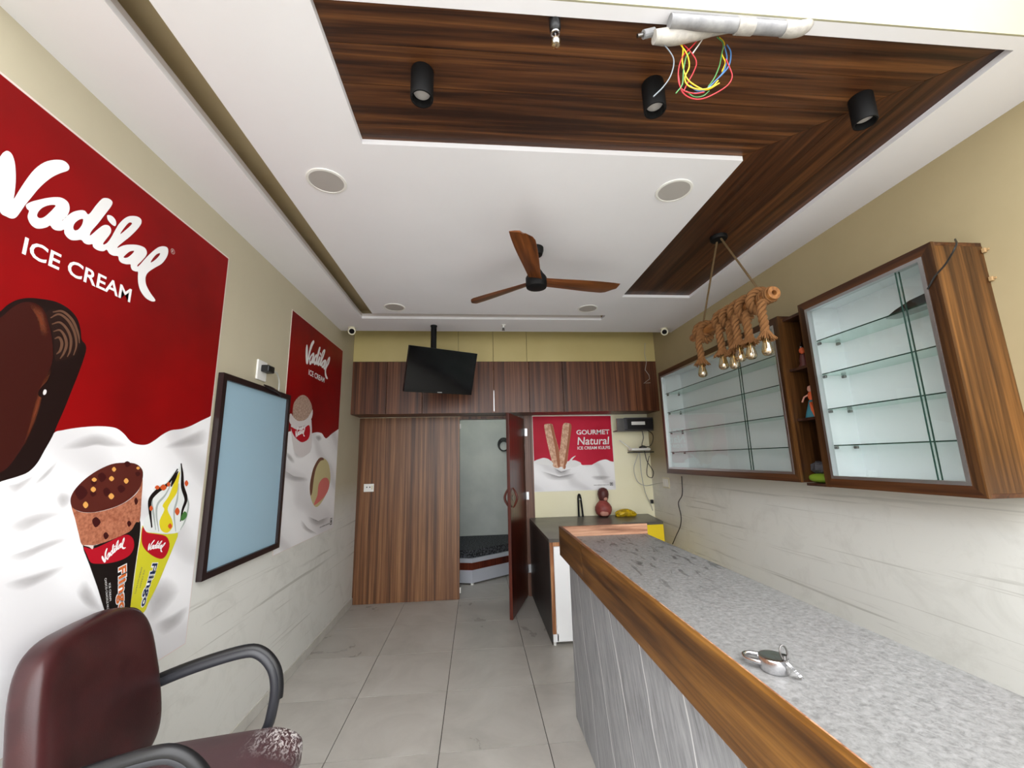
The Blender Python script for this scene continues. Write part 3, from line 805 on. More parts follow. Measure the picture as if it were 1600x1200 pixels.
C2RED = [(-0.3645,0.5907),(-0.3406,0.5651),(-0.2919,0.5507),(-0.2258,0.5295),(-0.1956,0.4908),(-0.2029,0.4525),(-0.2273,0.435),(-0.2647,0.4466),(-0.3123,0.4758),(-0.3465,0.5075),(-0.3628,0.5412)]
C2SWIRL = [(-0.1849,0.8461),(-0.1624,0.806),(-0.1503,0.7551),(-0.1178,0.7025),(-0.095,0.6642),(-0.0961,0.6281),(-0.0997,0.5998),(-0.1135,0.5591),(-0.1498,0.5335),(-0.2181,0.5381),(-0.293,0.5573),(-0.3386,0.5773),(-0.3629,0.5997),(-0.3556,0.6267),(-0.3405,0.6437),(-0.3568,0.7025),(-0.3316,0.7261),(-0.3276,0.7518),(-0.2676,0.765),(-0.2279,0.808),(-0.2008,0.8214)]
C2YEL = [(-0.1874,0.8139),(-0.1874,0.7572),(-0.1899,0.7152),(-0.2219,0.6766),(-0.235,0.6442),(-0.2006,0.5993),(-0.1895,0.5637),(-0.2189,0.5429),(-0.2587,0.5613),(-0.275,0.6029),(-0.2539,0.6464),(-0.2686,0.6679),(-0.2384,0.7054),(-0.2173,0.7588)]
C2BLK = [[(-0.1856,0.8497),(-0.1684,0.799),(-0.1561,0.7412),(-0.1225,0.6813),(-0.1369,0.6328),(-0.142,0.5808)],[(-0.2034,0.825),(-0.2527,0.7594),(-0.3071,0.7341),(-0.3424,0.7012),(-0.3377,0.6561),(-0.3141,0.5798)],[(-0.1995,0.8142),(-0.2181,0.7798),(-0.2313,0.7458)]]
C2GREY = [[(-0.223,0.78),(-0.2585,0.7138),(-0.297,0.6774),(-0.2977,0.632),(-0.2712,0.5569)],[(-0.1844,0.757),(-0.1819,0.6866),(-0.1907,0.6253),(-0.1657,0.5395)],[(-0.1286,0.7033),(-0.1,0.6502),(-0.112,0.5801),(-0.1361,0.5416)],[(-0.3305,0.7195),(-0.3321,0.681),(-0.3135,0.634),(-0.2904,0.5664)]]
C2BITS = [[(-0.2978,0.7467),(-0.2802,0.759),(-0.2574,0.7441),(-0.2754,0.7318)],[(-0.188,0.6319),(-0.1751,0.6484),(-0.1555,0.628),(-0.1686,0.6115)],[(-0.2203,0.5718),(-0.209,0.5822),(-0.1931,0.5677),(-0.2046,0.5573)],[(-0.1453,0.7563),(-0.1351,0.7703),(-0.1196,0.7549),(-0.1299,0.741)],[(-0.3279,0.7486),(-0.3155,0.757),(-0.2996,0.7468),(-0.3122,0.7384)],[(-0.3431,0.663),(-0.335,0.6736),(-0.3226,0.6607),(-0.3308,0.6502)],[(-0.2608,0.7578),(-0.2514,0.7682),(-0.238,0.7566),(-0.2475,0.7462)]]
C2GREEN = [(-0.1251,0.6244),(-0.1038,0.6111),(-0.107,0.5936),(-0.128,0.5823),(-0.1456,0.5953)]
P2SCOOP = [(-1.0532,0.9784),(-1.0572,1.0665),(-0.9994,1.1248),(-0.911,1.1643),(-0.8093,1.159),(-0.7216,1.1119),(-0.6982,1.0546),(-0.7439,1.006),(-0.8522,0.9634),(-0.9916,0.9451)]
P2RIM = [(-1.1261,0.9658),(-1.0885,0.994),(-1.0407,0.9699),(-0.9462,0.9494),(-0.8044,0.9785),(-0.723,1.0408),(-0.6875,1.0724),(-0.69,1.0062),(-0.7728,0.9444),(-0.9153,0.9066),(-1.0631,0.9092),(-1.1109,0.9386)]
P2BODY = [(-1.0738,0.9083),(-0.9144,0.9016),(-0.7728,0.9444),(-0.6998,0.9834),(-0.6599,0.7483),(-0.755,0.6883),(-0.8514,0.6721),(-0.9489,0.6958),(-1.0011,0.7384)]
P2LABEL = [(-1.0713,0.8941),(-0.9807,0.8815),(-0.8643,0.8901),(-0.7453,0.9362),(-0.7092,0.88),(-0.7386,0.8197),(-0.847,0.7887),(-0.9446,0.8044),(-1.0301,0.8438)]
P2WAVE = [(-1.1479,0.8417),(-1.0747,0.8605),(-1.0333,0.8509),(-0.8388,0.8352),(-0.6784,0.8691),(-0.6044,0.8829),(-0.5257,0.8892),(-0.4415,0.8842),(-0.379,0.8559),(-0.3182,0.8484),(-0.201,0.8939),(-0.0085,0.9568)]
P2KULFI = [(-0.3911,0.6699),(-0.2507,0.6272),(-0.1717,0.5277),(-0.1633,0.4399),(-0.2342,0.3477),(-0.3655,0.266),(-0.4703,0.245),(-0.5543,0.285),(-0.6164,0.3578),(-0.6419,0.4361),(-0.6195,0.5217),(-0.5805,0.5893),(-0.4868,0.6591)]
P2PINK = [(-0.2252,0.4754),(-0.1768,0.4081),(-0.2609,0.3287),(-0.4488,0.2743),(-0.5268,0.2725),(-0.4607,0.3451),(-0.4489,0.4346),(-0.3458,0.4859)]
P2RIND = [(-0.3911,0.6699),(-0.4868,0.6591),(-0.5805,0.5893),(-0.6195,0.5217),(-0.6419,0.4361),(-0.6164,0.3578),(-0.582,0.3743),(-0.5637,0.4902),(-0.5267,0.5784),(-0.4422,0.6385),(-0.3588,0.6489)]
P2FOLDS = [[(-1.1341,0.7076),(-1.0458,0.692),(-0.955,0.6309),(-1.0149,0.6268),(-1.0989,0.6656)],[(-1.1491,0.5819),(-0.9992,0.5352),(-0.7371,0.5071),(-0.6849,0.4765),(-0.9291,0.4797),(-1.1115,0.5225)],[(-0.6362,0.1901),(-0.4215,0.1128),(-0.1356,0.125),(-0.1873,0.0688),(-0.4147,0.0725),(-0.6035,0.1389)],[(-0.5986,0.8489),(-0.4951,0.8703),(-0.4335,0.8371),(-0.5119,0.8073)],[(-0.7718,0.1808),(-0.62,0.0948),(-0.4044,0.012),(-0.5622,0.0387),(-0.7382,0.1132)],[(-1.0516,0.8408),(-0.9921,0.7282),(-0.8563,0.6763),(-0.7443,0.6868),(-0.8532,0.6579),(-0.9845,0.684)]]
GWAVE = [(0.0123,0.3613),(0.0595,0.3814),(0.1476,0.3979),(0.2337,0.3562),(0.3343,0.3113),(0.439,0.3515),(0.528,0.3609),(0.585,0.3196),(0.6426,0.2898),(0.6939,0.2814),(0.7628,0.3155),(0.8395,0.3495),(0.9152,0.3621),(0.9736,0.3392),(1.03,0.3293)]
GSTICK = [[(0.1553,0.7974),(0.1856,0.8159),(0.245,0.815),(0.2663,0.7883),(0.2904,0.6566),(0.3278,0.497),(0.3362,0.29),(0.2528,0.2892),(0.2275,0.3847),(0.1904,0.5572),(0.1665,0.7023)],[(0.4017,0.8156),(0.4767,0.8174),(0.5009,0.792),(0.4946,0.726),(0.4541,0.5088),(0.4062,0.2812),(0.333,0.283),(0.3198,0.3827),(0.3432,0.511),(0.3739,0.6988)]]
GSHADE = [[(0.2301,0.8123),(0.2633,0.7883),(0.2874,0.6566),(0.3249,0.497),(0.3336,0.2971),(0.3044,0.2978),(0.2854,0.4691),(0.2602,0.6426)],[(0.4766,0.8159),(0.5009,0.792),(0.4946,0.726),(0.4541,0.5088),(0.4062,0.2812),(0.3769,0.2819),(0.4245,0.5094),(0.4588,0.6973)]]
GSPLASH = [[(0.446,0.3442),(0.4853,0.3933),(0.5339,0.4165),(0.5275,0.4066),(0.4916,0.3717),(0.4751,0.3364)],[(0.0147,0.3471),(0.0886,0.3808),(0.1693,0.3932),(0.2264,0.3564),(0.2465,0.3134),(0.1154,0.3165)],[(0.4062,0.2812),(0.439,0.3515),(0.5133,0.3612),(0.557,0.3488),(0.5998,0.3193),(0.5238,0.2784)],[(0.333,0.283),(0.3652,0.2822),(0.355,0.2514),(0.3404,0.2517)]]
GFOLDS = [[(0.0838,0.2468),(0.1832,0.1882),(0.3124,0.1498),(0.4593,0.167),(0.5348,0.2073),(0.4725,0.1386),(0.3112,0.1219),(0.1671,0.1466)],[(0.709,0.1605),(0.8282,0.1716),(0.9758,0.1536),(0.8838,0.1136),(0.7655,0.1167)],[(0.2453,0.2851),(0.2867,0.2277),(0.3736,0.2114),(0.4789,0.2653),(0.4015,0.1826),(0.2852,0.1926)]]

def ring_pts(pts, sub=4):
    return [(p.x, p.y) for p in smooth_path([(u, v, 0) for u, v in pts], sub, True)]

class Poster:
    """art in poster metres (u along the wall, v up); frame maps (u,v,layer)->world"""
    def __init__(self, obj, fn):
        self.o = obj; self.fn = fn; self.k = 1
    def _put(self, me, name, mat, lift=None):
        h = 0.00004 * (self.k if lift is None else lift)
        base = wloc(self.o)
        for v in me.vertices:
            v.co = self.fn(v.co.x, v.co.y, h) - base
        # face the room
        nrm = (self.fn(0, 0, 1) - self.fn(0, 0, 0))
        me.update()
        if len(me.polygons) and me.polygons[0].normal.dot(nrm) < 0: me.flip_normals()
        if lift is None: self.k += 1
        return link(name, me, mat, self.o)
    def shape(self, name, mat, loops, sub=4, smooth=True):
        """filled 2D outline, further loops are holes"""
        cu = bpy.data.curves.new(name, 'CURVE'); cu.dimensions = '2D'; cu.fill_mode = 'BOTH'
        for lp_ in loops:
            q = ring_pts(lp_, sub) if smooth else lp_
            s = cu.splines.new('POLY'); s.points.add(len(q) - 1)
            for p, (u, v) in zip(s.points, q): p.co = (u, v, 0, 1)
            s.use_cyclic_u = True
        return self._curve(cu, name, mat)
    def _curve(self, cu, name, mat, xf=None):
        ob = bpy.data.objects.new('tmp', cu); COL.objects.link(ob)
        dg = bpy.context.evaluated_depsgraph_get(); dg.update()
        me = bpy.data.meshes.new_from_object(ob.evaluated_get(dg))
        me.name = name
        bpy.data.objects.remove(ob); bpy.data.curves.remove(cu)
        if xf: xf(me)
        for v in me.vertices: v.co.z = 0
        return self._put(me, name, mat)
    def text(self, name, mat, body, u, v, w, h, rot=0.0, bold=0.0, shear=0.0, space=1.0):
        """text fitted to a w x h box whose lower left corner is (u,v), turned by rot"""
        cu = bpy.data.curves.new(name, 'FONT'); cu.body = body; cu.size = 1.0
        cu.offset = bold; cu.shear = shear; cu.space_character = space; cu.resolution_u = 3
        cu.fill_mode = 'BOTH'
        def xf(me):
            xs_ = [q.co.x for q in me.vertices]; ys_ = [q.co.y for q in me.vertices]
            x0, x1, y0, y1 = min(xs_), max(xs_), min(ys_), max(ys_)
            c, s = math.cos(rot), math.sin(rot)
            for q in me.vertices:
                a = (q.co.x - x0) / (x1 - x0) * w; b_ = (q.co.y - y0) / (y1 - y0) * h
                q.co.x = u + a * c - b_ * s; q.co.y = v + a * s + b_ * c
        return self._curve(cu, name, mat, xf)
    def logo(self, name, mat, u, v, w, rot=0.0, hs=1.0):
        c, s = math.cos(rot), math.sin(rot)
        def T(pts): return [(u + x * w * c - y * w * hs * s, v + x * w * s + y * w * hs * c) for x, y in pts]
        self.shape(name, mat, [T(LOGO[0])] + [T(q) for q in LOGO[1:6]], 3)
        self.shape(name, mat, [T(LOGO[6])], 3)
        return self.shape(name, mat, [T(LOGO[7])], 3)
    def soft(self, name, mat, pts, sub=3):
        q = ring_pts(pts, sub)
        cx = sum(p[0] for p in q) / len(q); cy = sum(p[1] for p in q) / len(q)
        vs = [(cx, cy, 0)] + [(cx + (x - cx) * 0.5, cy + (y - cy) * 0.5, 0) for x, y in q] + [(x, y, 0) for x, y in q]
        n = len(q); fs = []
        for i in range(n):
            j = (i + 1) % n
            fs.append((0, 1 + i, 1 + j)); fs.append((1 + i, 1 + n + i, 1 + n + j, 1 + j))
        me = bpy.data.meshes.new(name); me.from_pydata(vs, [], fs); me.update()
        at = me.attributes.new('soft', 'FLOAT', 'POINT')
        for i in range(len(vs)): at.data[i].value = 1.0 if i == 0 else (0.72 if i <= n else 0.0)
        return self._put(me, name, mat)
    def stroke(self, name, mat, pts, wd, sub=5):
        q = smooth_path([(u, v, 0) for u, v in pts], sub)
        vs, fs = [], []
        for i, p in enumerate(q):
            t = (q[min(i + 1, len(q) - 1)] - q[max(i - 1, 0)]).normalized()
            k = wd * 0.5 * (0.25 + 0.75 * math.sin(PI * min(max(i / (len(q) - 1), 0.04), 0.96)))
            nn = V(-t.y, t.x, 0) * k
            vs += [tuple(p + nn), tuple(p - nn)]
            if i: fs.append((2 * i - 2, 2 * i - 1, 2 * i + 1, 2 * i))
        me = bpy.data.meshes.new(name); me.from_pydata(vs, [], fs); me.update()
        return self._put(me, name, mat)

# ------------------------------------------------------------------ big poster on the left wall
PT = 0.003
p1 = tag(MB().box(XL, XL + PT, -3.38, -2.086, 0.722, 2.718).build('wall_poster', 'ink_paper', loc=(XL, -2.086, 0.722)),
         'huge red and white ice cream poster with chocolate bar and two cones', 'poster', 'ice cream posters')
P = Poster(p1, lambda u, v, h: V(XL + PT + h, -2.086 + u, 0.722 + v))
WID1, HT1 = 1.294, 1.996
P.shape('red_field', 'ink_red', [[(-WID1, 0.9), (-0.006, 0.9), (-0.006, HT1 - 0.008), (-WID1, HT1 - 0.008)]], smooth=False)
wv = [(p.x, p.y) for p in smooth_path([(u, v, 0) for u, v in WAVE1], 4)]
wv = [(min(u, -0.004), v) for u, v in wv]
P.shape('cream_wave', 'ink_cream', [[(-WID1, 0.004), (-0.004, 0.004)] + [(-0.004, wv[-1][1])] + wv[::-1] + [(-WID1, wv[0][1] - 0.03)]], smooth=False)
for f in FOLDS1: P.soft('cream_fold', 'ink_fold', f)
P.shape('chocolate_bar', 'ink_choc', [BAR])
P.shape('bar_face', 'ink_choc_face', [BARFACE])
P.soft('bar_highlight', 'ink_glow', BARGLOW); P.soft('bar_highlight', 'ink_glow', BARGLOW2)
P.shape('bar_bite', 'ink_choc_bite', [BITE])
for r_ in RIDGES: P.stroke('bite_ridge', 'ink_choc_ridge', r_, 0.010)
P.shape('chocolate_drop', 'ink_choc', [DROP]); P.shape('drop_glint', 'ink_cup', [DROPLIGHT])
lb = LOGO_BOX1
P.logo('logo', 'ink_white', lb[0], lb[2], lb[1] - lb[0])
P.text('lettering', 'ink_white', 'ICE CREAM', -0.986, 1.492, 0.399, 0.057, bold=0.018)
P.text('registered_mark', 'ink_paper', 'R', -0.413, 1.808, 0.010, 0.013)
P.shape('registered_ring', 'ink_paper', [[(-0.408 + 0.0125 * math.cos(t), 1.8145 + 0.0125 * math.sin(t)) for t in [PI * q / 8 for q in range(16)]], [(-0.408 + 0.011 * math.cos(t), 1.8145 + 0.011 * math.sin(t)) for t in [PI * q / 8 for q in range(16)]]], smooth=False)
# chocolate cone
P.shape('cone_wrapper', 'ink_black', [C1WRAP], 3)
P.shape('cone_icecream', 'ink_icecream', [C1BAND], 3)
P.shape('cone_top', 'ink_disc', [C1DISC], 3)
for q in C1CHOC: P.shape('choc_chip', 'ink_chip', [q], 3)
for q in C1NUTS: P.shape('nut', 'ink_nut', [q], 3)
P.shape('cone_label', 'ink_label', [C1RED], 3)
P.shape('wrapper_tear', 'ink_paper', [C1TEAR], 3)
P.logo('cone_logo', 'ink_white', -0.525, 0.478, 0.106, math.radians(26))
rt = math.radians(-80)
P.text('cone_lettering_outline', 'ink_white', 'Flingo', -0.470, 0.452, 0.182, 0.052, rt, bold=0.10, space=1.06)
P.text('cone_lettering', 'ink_orange', 'Flingo', -0.4665, 0.449, 0.175, 0.046, rt, bold=0.035, space=1.1)
P.text('cone_small_print', 'ink_white', 'ICE CREAM', -0.491, 0.404, 0.068, 0.008, math.radians(-77))
P.text('cone_small_print', 'ink_white', 'CHOCO CRACKLE NUT', -0.513, 0.428, 0.128, 0.008, math.radians(-75))
# yellow cone
P.shape('cone_wrapper', 'ink_yellow', [C2WRAP], 3)
P.shape('cone_icecream', 'ink_swirl', [C2SWIRL], 3)
for q in C2GREY: P.stroke('swirl_groove', 'ink_fold_line', q, 0.012)
P.shape('yellow_streak', 'ink_streak', [C2YEL], 3)
for q in C2BLK: P.stroke('dark_streak', 'ink_black', q, 0.022)
for q in C2BITS: P.shape('nut', 'ink_bit', [q], 3)
P.shape('pistachio', 'ink_green', [C2GREEN], 3)
P.shape('cone_label', 'ink_label', [C2RED], 3)
P.logo('cone_logo', 'ink_white', -0.326, 0.483, 0.098, math.radians(-12))
rt = math.radians(-102)
P.text('cone_lettering_outline', 'ink_white', 'Flingo', -0.296, 0.434, 0.172, 0.046, rt, bold=0.10, space=1.06)
P.text('cone_lettering', 'ink_navy', 'Flingo', -0.293, 0.430, 0.165, 0.040, rt, bold=0.03, space=1.1)
P.text('cone_small_print', 'ink_grey', 'ICE CREAM', -0.328, 0.412, 0.066, 0.007, math.radians(-100))
P.text('cone_small_print', 'ink_grey', 'AMERICAN NUTS', -0.344, 0.428, 0.10, 0.007, math.radians(-99.8))

# second poster further back
p2 = tag(MB().box(XL, XL + PT, -1.276, -0.08, 0.94, 2.72).build('wall_poster', 'ink_paper', loc=(XL, -0.08, 0.94)),
         'narrower red and white poster with ice cream cup, beyond the blue picture', 'poster', 'ice cream posters')
P = Poster(p2, lambda u, v, h: V(XL + PT + h, -0.08 + u, 0.94 + v))
W2_, H2_ = 1.196, 1.78
P.shape('red_field', 'ink_red', [[(-W2_ + 0.003, 0.7), (-0.004, 0.7), (-0.004, H2_ - 0.004), (-W2_ + 0.003, H2_ - 0.004)]], smooth=False)
wv = [(p.x, p.y) for p in smooth_path([(u, v, 0) for u, v in P2WAVE], 4)]
wv = [(max(-W2_ + 0.003, min(u, -0.004)), v) for u, v in wv]
P.shape('cream_wave', 'ink_cream', [[(-W2_ + 0.003, 0.003), (-0.004, 0.003), (-0.004, wv[-1][1])] + wv[::-1] + [(-W2_ + 0.003, wv[0][1])]], smooth=False)
for f in P2FOLDS: P.soft('cream_fold', 'ink_fold', f)
P.shape('cup', 'ink_cup', [P2BODY], 3); P.shape('scoop', 'ink_scoop', [P2SCOOP], 3); P.shape('cup_rim', 'ink_cup', [P2RIM], 3); P.shape('cup_label', 'ink_label', [P2LABEL], 3)
ub = [q[0] for q in P2LABEL]; vb = [q[1] for q in P2LABEL]
P.logo('cup_logo', 'ink_white', (min(ub) + max(ub)) / 2 - 0.09, (min(vb) + max(vb)) / 2 - 0.055, 0.18, math.radians(10))
P.shape('sandwich', 'ink_sandwich', [P2KULFI], 3); P.shape('sandwich_rind', 'ink_rind', [P2RIND], 3); P.shape('sandwich_filling', 'ink_pink', [P2PINK], 3)
P.logo('logo', 'ink_white', -0.912, 1.395, 0.555, 0, 0.97)
P.text('lettering', 'ink_white', 'ICE CREAM', -0.825, 1.348, 0.36, 0.048, bold=0.018)
P.text('small_print', 'ink_black', 'www.vadilalicecreams.com', -0.36, 0.052, 0.24, 0.014, bold=0.01)
P.shape('veg_mark', 'ink_black', [[(-0.10, 0.04), (-0.05, 0.04), (-0.05, 0.10), (-0.10, 0.10)], [(-0.094, 0.047), (-0.056, 0.047), (-0.056, 0.093), (-0.094, 0.093)]], smooth=False)
P.shape('veg_dot', 'ink_black', [[(-0.075 + 0.013 * math.cos(t), 0.07 + 0.015 * math.sin(t)) for t in [PI * q / 8 for q in range(16)]]], smooth=False)

# poster on the back wall
p3 = tag(MB().box(0.905, 1.918, YB - 0.002, YB, 1.16, 2.082).build('wall_poster', 'ink_white', loc=(0.9, YB, 1.165)),
         'crimson kulfi poster pinned on the back wall beside the doorway', 'poster', 'ice cream posters')
P = Poster(p3, lambda u, v, h: V(0.9 + u, YB - 0.002 - h, 1.165 + v))
P.shape('red_field', 'ink_crimson', [[(0.012, 0.3), (1.013, 0.3), (1.013, 0.905), (0.012, 0.912)]], smooth=False)
wv = [(p.x, p.y) for p in smooth_path([(u, v, 0) for u, v in GWAVE], 4)]
wv = [(max(0.008, min(u, 1.016)), v) for u, v in wv]
P.shape('cream_wave', 'ink_cream', [[(0.008, 0.002), (1.016, 0.002), (1.016, wv[-1][1])] + wv[::-1] + [(0.008, wv[0][1])]], smooth=False)
for f in GFOLDS: P.soft('cream_fold', 'ink_fold', f)
for q in GSTICK: P.shape('kulfi_stick', 'ink_kulfi', [q], 3)
for q in GSHADE: P.shape('kulfi_side', 'ink_kulfi_dark', [q], 3)
for q in GSPLASH: P.shape('splash', 'ink_white', [q], 3)
P.text('lettering', 'ink_white', 'GOURMET', 0.560, 0.674, 0.424, 0.060, bold=0.022)
P.text('lettering', 'ink_white', 'Natural', 0.566, 0.548, 0.410, 0.096, bold=0.012, shear=0.12)
P.text('lettering', 'ink_white', 'ICE CREAM KULFIS', 0.564, 0.490, 0.415, 0.038, bold=0.02)
P.text('small_print', 'ink_grey', 'www.vadilalicecreams.com', 0.742, 0.050, 0.195, 0.012, bold=0.02)
P.shape('veg_mark', 'ink_black', [[(0.947, 0.045), (0.985, 0.045), (0.985, 0.083), (0.947, 0.083)], [(0.953, 0.051), (0.979, 0.051), (0.979, 0.077), (0.953, 0.077)]], smooth=False)
P.shape('veg_dot', 'ink_black', [[(0.966 + 0.009 * math.cos(t), 0.064 + 0.009 * math.sin(t)) for t in [PI * q / 8 for q in range(16)]]], smooth=False)

# framed plain blue picture
fx0, fx1 = XL + 0.006, XL + 0.034
fy0, fy1, fz0, fz1, fw = -2.07, -1.258, 0.992, 2.056, 0.034
fr = thing('picture_frame', 'dark framed plain blue picture hung between the two red posters', 'picture', (XL, (fy0 + fy1) / 2, fz0))
mold = [[(fy0, fz0), (fy1, fz0), (fy1 - fw, fz0 + fw), (fy0 + fw, fz0 + fw)], [(fy1, fz0), (fy1, fz1), (fy1 - fw, fz1 - fw), (fy1 - fw, fz0 + fw)],
        [(fy1, fz1), (fy0, fz1), (fy0 + fw, fz1 - fw), (fy1 - fw, fz1 - fw)], [(fy0, fz1), (fy0, fz0), (fy0 + fw, fz0 + fw), (fy0 + fw, fz1 - fw)]]
YZX = Matrix(((0, 0, 1, 0), (1, 0, 0, 0), (0, 1, 0, 0), (0, 0, 0, 1)))
for pl in mold:
    MB().prism(pl, fx0, fx1, YZX).build('moulding', 'frame_dark', fr)
MB().box(fx0, fx0 + 0.012, fy0 + fw, fy1 - fw, fz0 + fw, fz1 - fw).build('picture', 'picture_blue', fr)
# wall socket and adaptor above it
so = thing('wall_socket', 'white wall socket with black adaptor above the blue picture', 'socket', (XL, -1.64, 2.15))
MB().box(XL, XL + 0.012, -1.70, -1.585, 2.095, 2.225, 0.004).build('plate', 'white_plastic', so)
MB().box(XL + 0.012, XL + 0.062, -1.665, -1.585, 2.15, 2.195, 0.006).build('plug', 'black_plastic', so)
cp = smooth_path([(XL + 0.05, -1.59, 2.172), (XL + 0.05, -1.53, 2.165), (XL + 0.045, -1.485, 2.13), (XL + 0.04, -1.465, 2.085), (XL + 0.037, -1.462, 2.05)], 6)
MB().tube(cp, 0.006, 8).build('cord', 'wire_pale', so, smooth=True)
MB().tube(smooth_path([(XL + 0.04, -1.66, 2.062), (XL + 0.05, -1.57, 2.05), (XL + 0.05, -1.48, 2.04), (XL + 0.045, -1.42, 2.015)], 6), [0.004, 0.006, 0.008, 0.010, 0.011, 0.012, 0.012, 0.011, 0.010, 0.010, 0.009, 0.009, 0.008, 0.008, 0.007, 0.006, 0.005, 0.004, 0.003], 8).build('light_arm', 'frame_dark', so, smooth=True)

# socket on the veneer panel
s2 = thing('switch_socket', 'small white socket plate on the walnut panel', 'socket', (-1.05, YB, 1.27))
MB().box(-1.105, -0.99, YB - 0.01, YB, 1.22, 1.31, 0.003).build('plate', 'white_plastic', s2)
for k, xx in enumerate((-1.07, -1.035)):
    MB().cyl((xx, YB - 0.0105, 1.272), (xx, YB - 0.0095, 1.272), 0.008, seg=10).build('hole', 'grey_plastic', s2)
MB().box(-1.018, -1.0, YB - 0.013, YB - 0.009, 1.245, 1.288, 0.001).build('rocker', 'cream_plastic', s2)

# ------------------------------------------------------------------ ceiling fixtures
GL = 'round flush ceiling lights'
cl0 = None
for (x, y, lab) in ((-0.508, -2.518, 'round flush ceiling light beside the cove, nearest the timber inset'), (1.245, -2.541, 'round flush ceiling light between timber inset corner and pendant'),
                    (-0.508, -0.850, 'round flush ceiling light at the far end by the cove corner'), (1.245, -0.866, 'round flush ceiling light at the far end, right of the fan')):
    if cl0 is None:
        cl0 = thing('ceiling_light', lab, 'light', (x, y, H), 0, GL)
        MB().lathe([(0.072, 0.0), (0.092, 0.0), (0.0925, -0.002), (0.091, -0.005), (0.080, -0.006), (0.078, -0.002), (0.072, -0.002)], seg=40).build('rim', 'white_plastic', cl0, local=True, smooth=True)
        MB().lathe([(0.079, -0.001), (0.079, -0.004), (0.04, -0.0045), (0.002, -0.0047)], seg=40).build('lens', 'diffuser', cl0, local=True, smooth=True)
    else:
        c = clone(cl0); c.location = (x, y, H); c['label'] = lab

# black surface spotlights on the timber
sp0 = None
for (x, y, lab) in ((0.027, -3.10, 'black cylinder spotlight at the left of the timber ceiling'), (0.884, -3.105, 'black cylinder spotlight below the loose wires on the timber ceiling'), (1.742, -3.10, 'black cylinder spotlight at the mitred corner of the timber ceiling')):
    if sp0 is None:
        sp0 = thing('spotlight', lab, 'light', (x, y, Z1), 0, 'black cylinder spotlights')
        MB().lathe([(0.040, 0), (0.0405, -0.004), (0.0405, -0.112), (0.039, -0.115), (0.034, -0.115), (0.031, -0.085), (0.031, -0.08), (0.002, -0.08)], seg=32).build('housing', 'black_metal', sp0, local=True, smooth=True)
        MB().lathe([(0.030, -0.081), (0.029, -0.090), (0.020, -0.094), (0.001, -0.095)], seg=24).build('lens', 'diffuser', sp0, local=True, smooth=True)
    else:
        c = clone(sp0); c.location = (x, y, Z1); c['label'] = lab

# ceiling fan
fan = thing('ceiling_fan', 'three bladed wooden ceiling fan with black motor', 'fan', (0.603, -1.926, H))
MB().lathe([(0.055, 0), (0.055, -0.02), (0.045, -0.05), (0.016, -0.065)], seg=28).build('canopy', 'black_metal', fan, local=True, smooth=True)
MB().cyl((0, 0, -0.05), (0, 0, -0.20), 0.011, seg=14).build('downrod', 'black_metal', fan, local=True)
MB().lathe([(0.018, -0.14), (0.03, -0.15), (0.05, -0.185), (0.062, -0.20), (0.068, -0.21), (0.068, -0.262), (0.064, -0.275), (0.03, -0.283), (0.002, -0.284)], seg=36).build('motor', 'black_metal', fan, local=True, smooth=True)
def blade(az, nm):
    m = MB(); bm_ = m.bm
    top, bot = [], []
    N = 16; R0, R1 = 0.055, 0.56
    for i in range(N + 1):
        t = i / N; r_ = R0 + (R1 - R0) * t
        wd_ = 0.043 + 0.014 * math.sin(PI * t * 0.9) * t + 0.016 * t
        lead, trail = wd_, -wd_
        if i == N: lead, trail = wd_ * 0.35, -wd_ * 0.98; 
        if i == N - 1: lead = wd_ * 0.85
        tw = math.radians(-13 + 5 * t)
        def pt(yy, zz):
            return V(r_ + (0.02 if (i == N and yy < 0) else 0), yy * math.cos(tw) - zz * math.sin(tw), yy * math.sin(tw) + zz * math.cos(tw) + 0.012 * t)
        row_t = [pt(trail + (lead - trail) * k / 6, 0.004 * math.sin(PI * k / 6) + 0.001) for k in range(7)]
        row_b = [pt(trail + (lead - trail) * k / 6, -0.004 * math.sin(PI * k / 6) - 0.001) for k in range(7)]
        top.append([bm_.verts.new(p) for p in row_t]); bot.append([bm_.verts.new(p) for p in row_b])
    for i in range(N):
        for k in range(6):
            bm_.faces.new((top[i][k], top[i][k + 1], top[i + 1][k + 1], top[i + 1][k]))
            bm_.faces.new((bot[i][k], bot[i + 1][k], bot[i + 1][k + 1], bot[i][k + 1]))
        bm_.faces.new((top[i][0], top[i + 1][0], bot[i + 1][0], bot[i][0]))
        bm_.faces.new((top[i][6], bot[i][6], bot[i + 1][6], top[i + 1][6]))
    bm_.faces.new(top[0] + bot[0][::-1]); bm_.faces.new(top[N] + bot[N][::-1])
    o = m.build('blade', 'fan_wood', fan, local=True, smooth=True)
    o.location = (0, 0, -0.232); o.rotation_euler = (0, 0, math.radians(az))
    return o
for az in (-106, 137, 12): blade(az, 'blade')

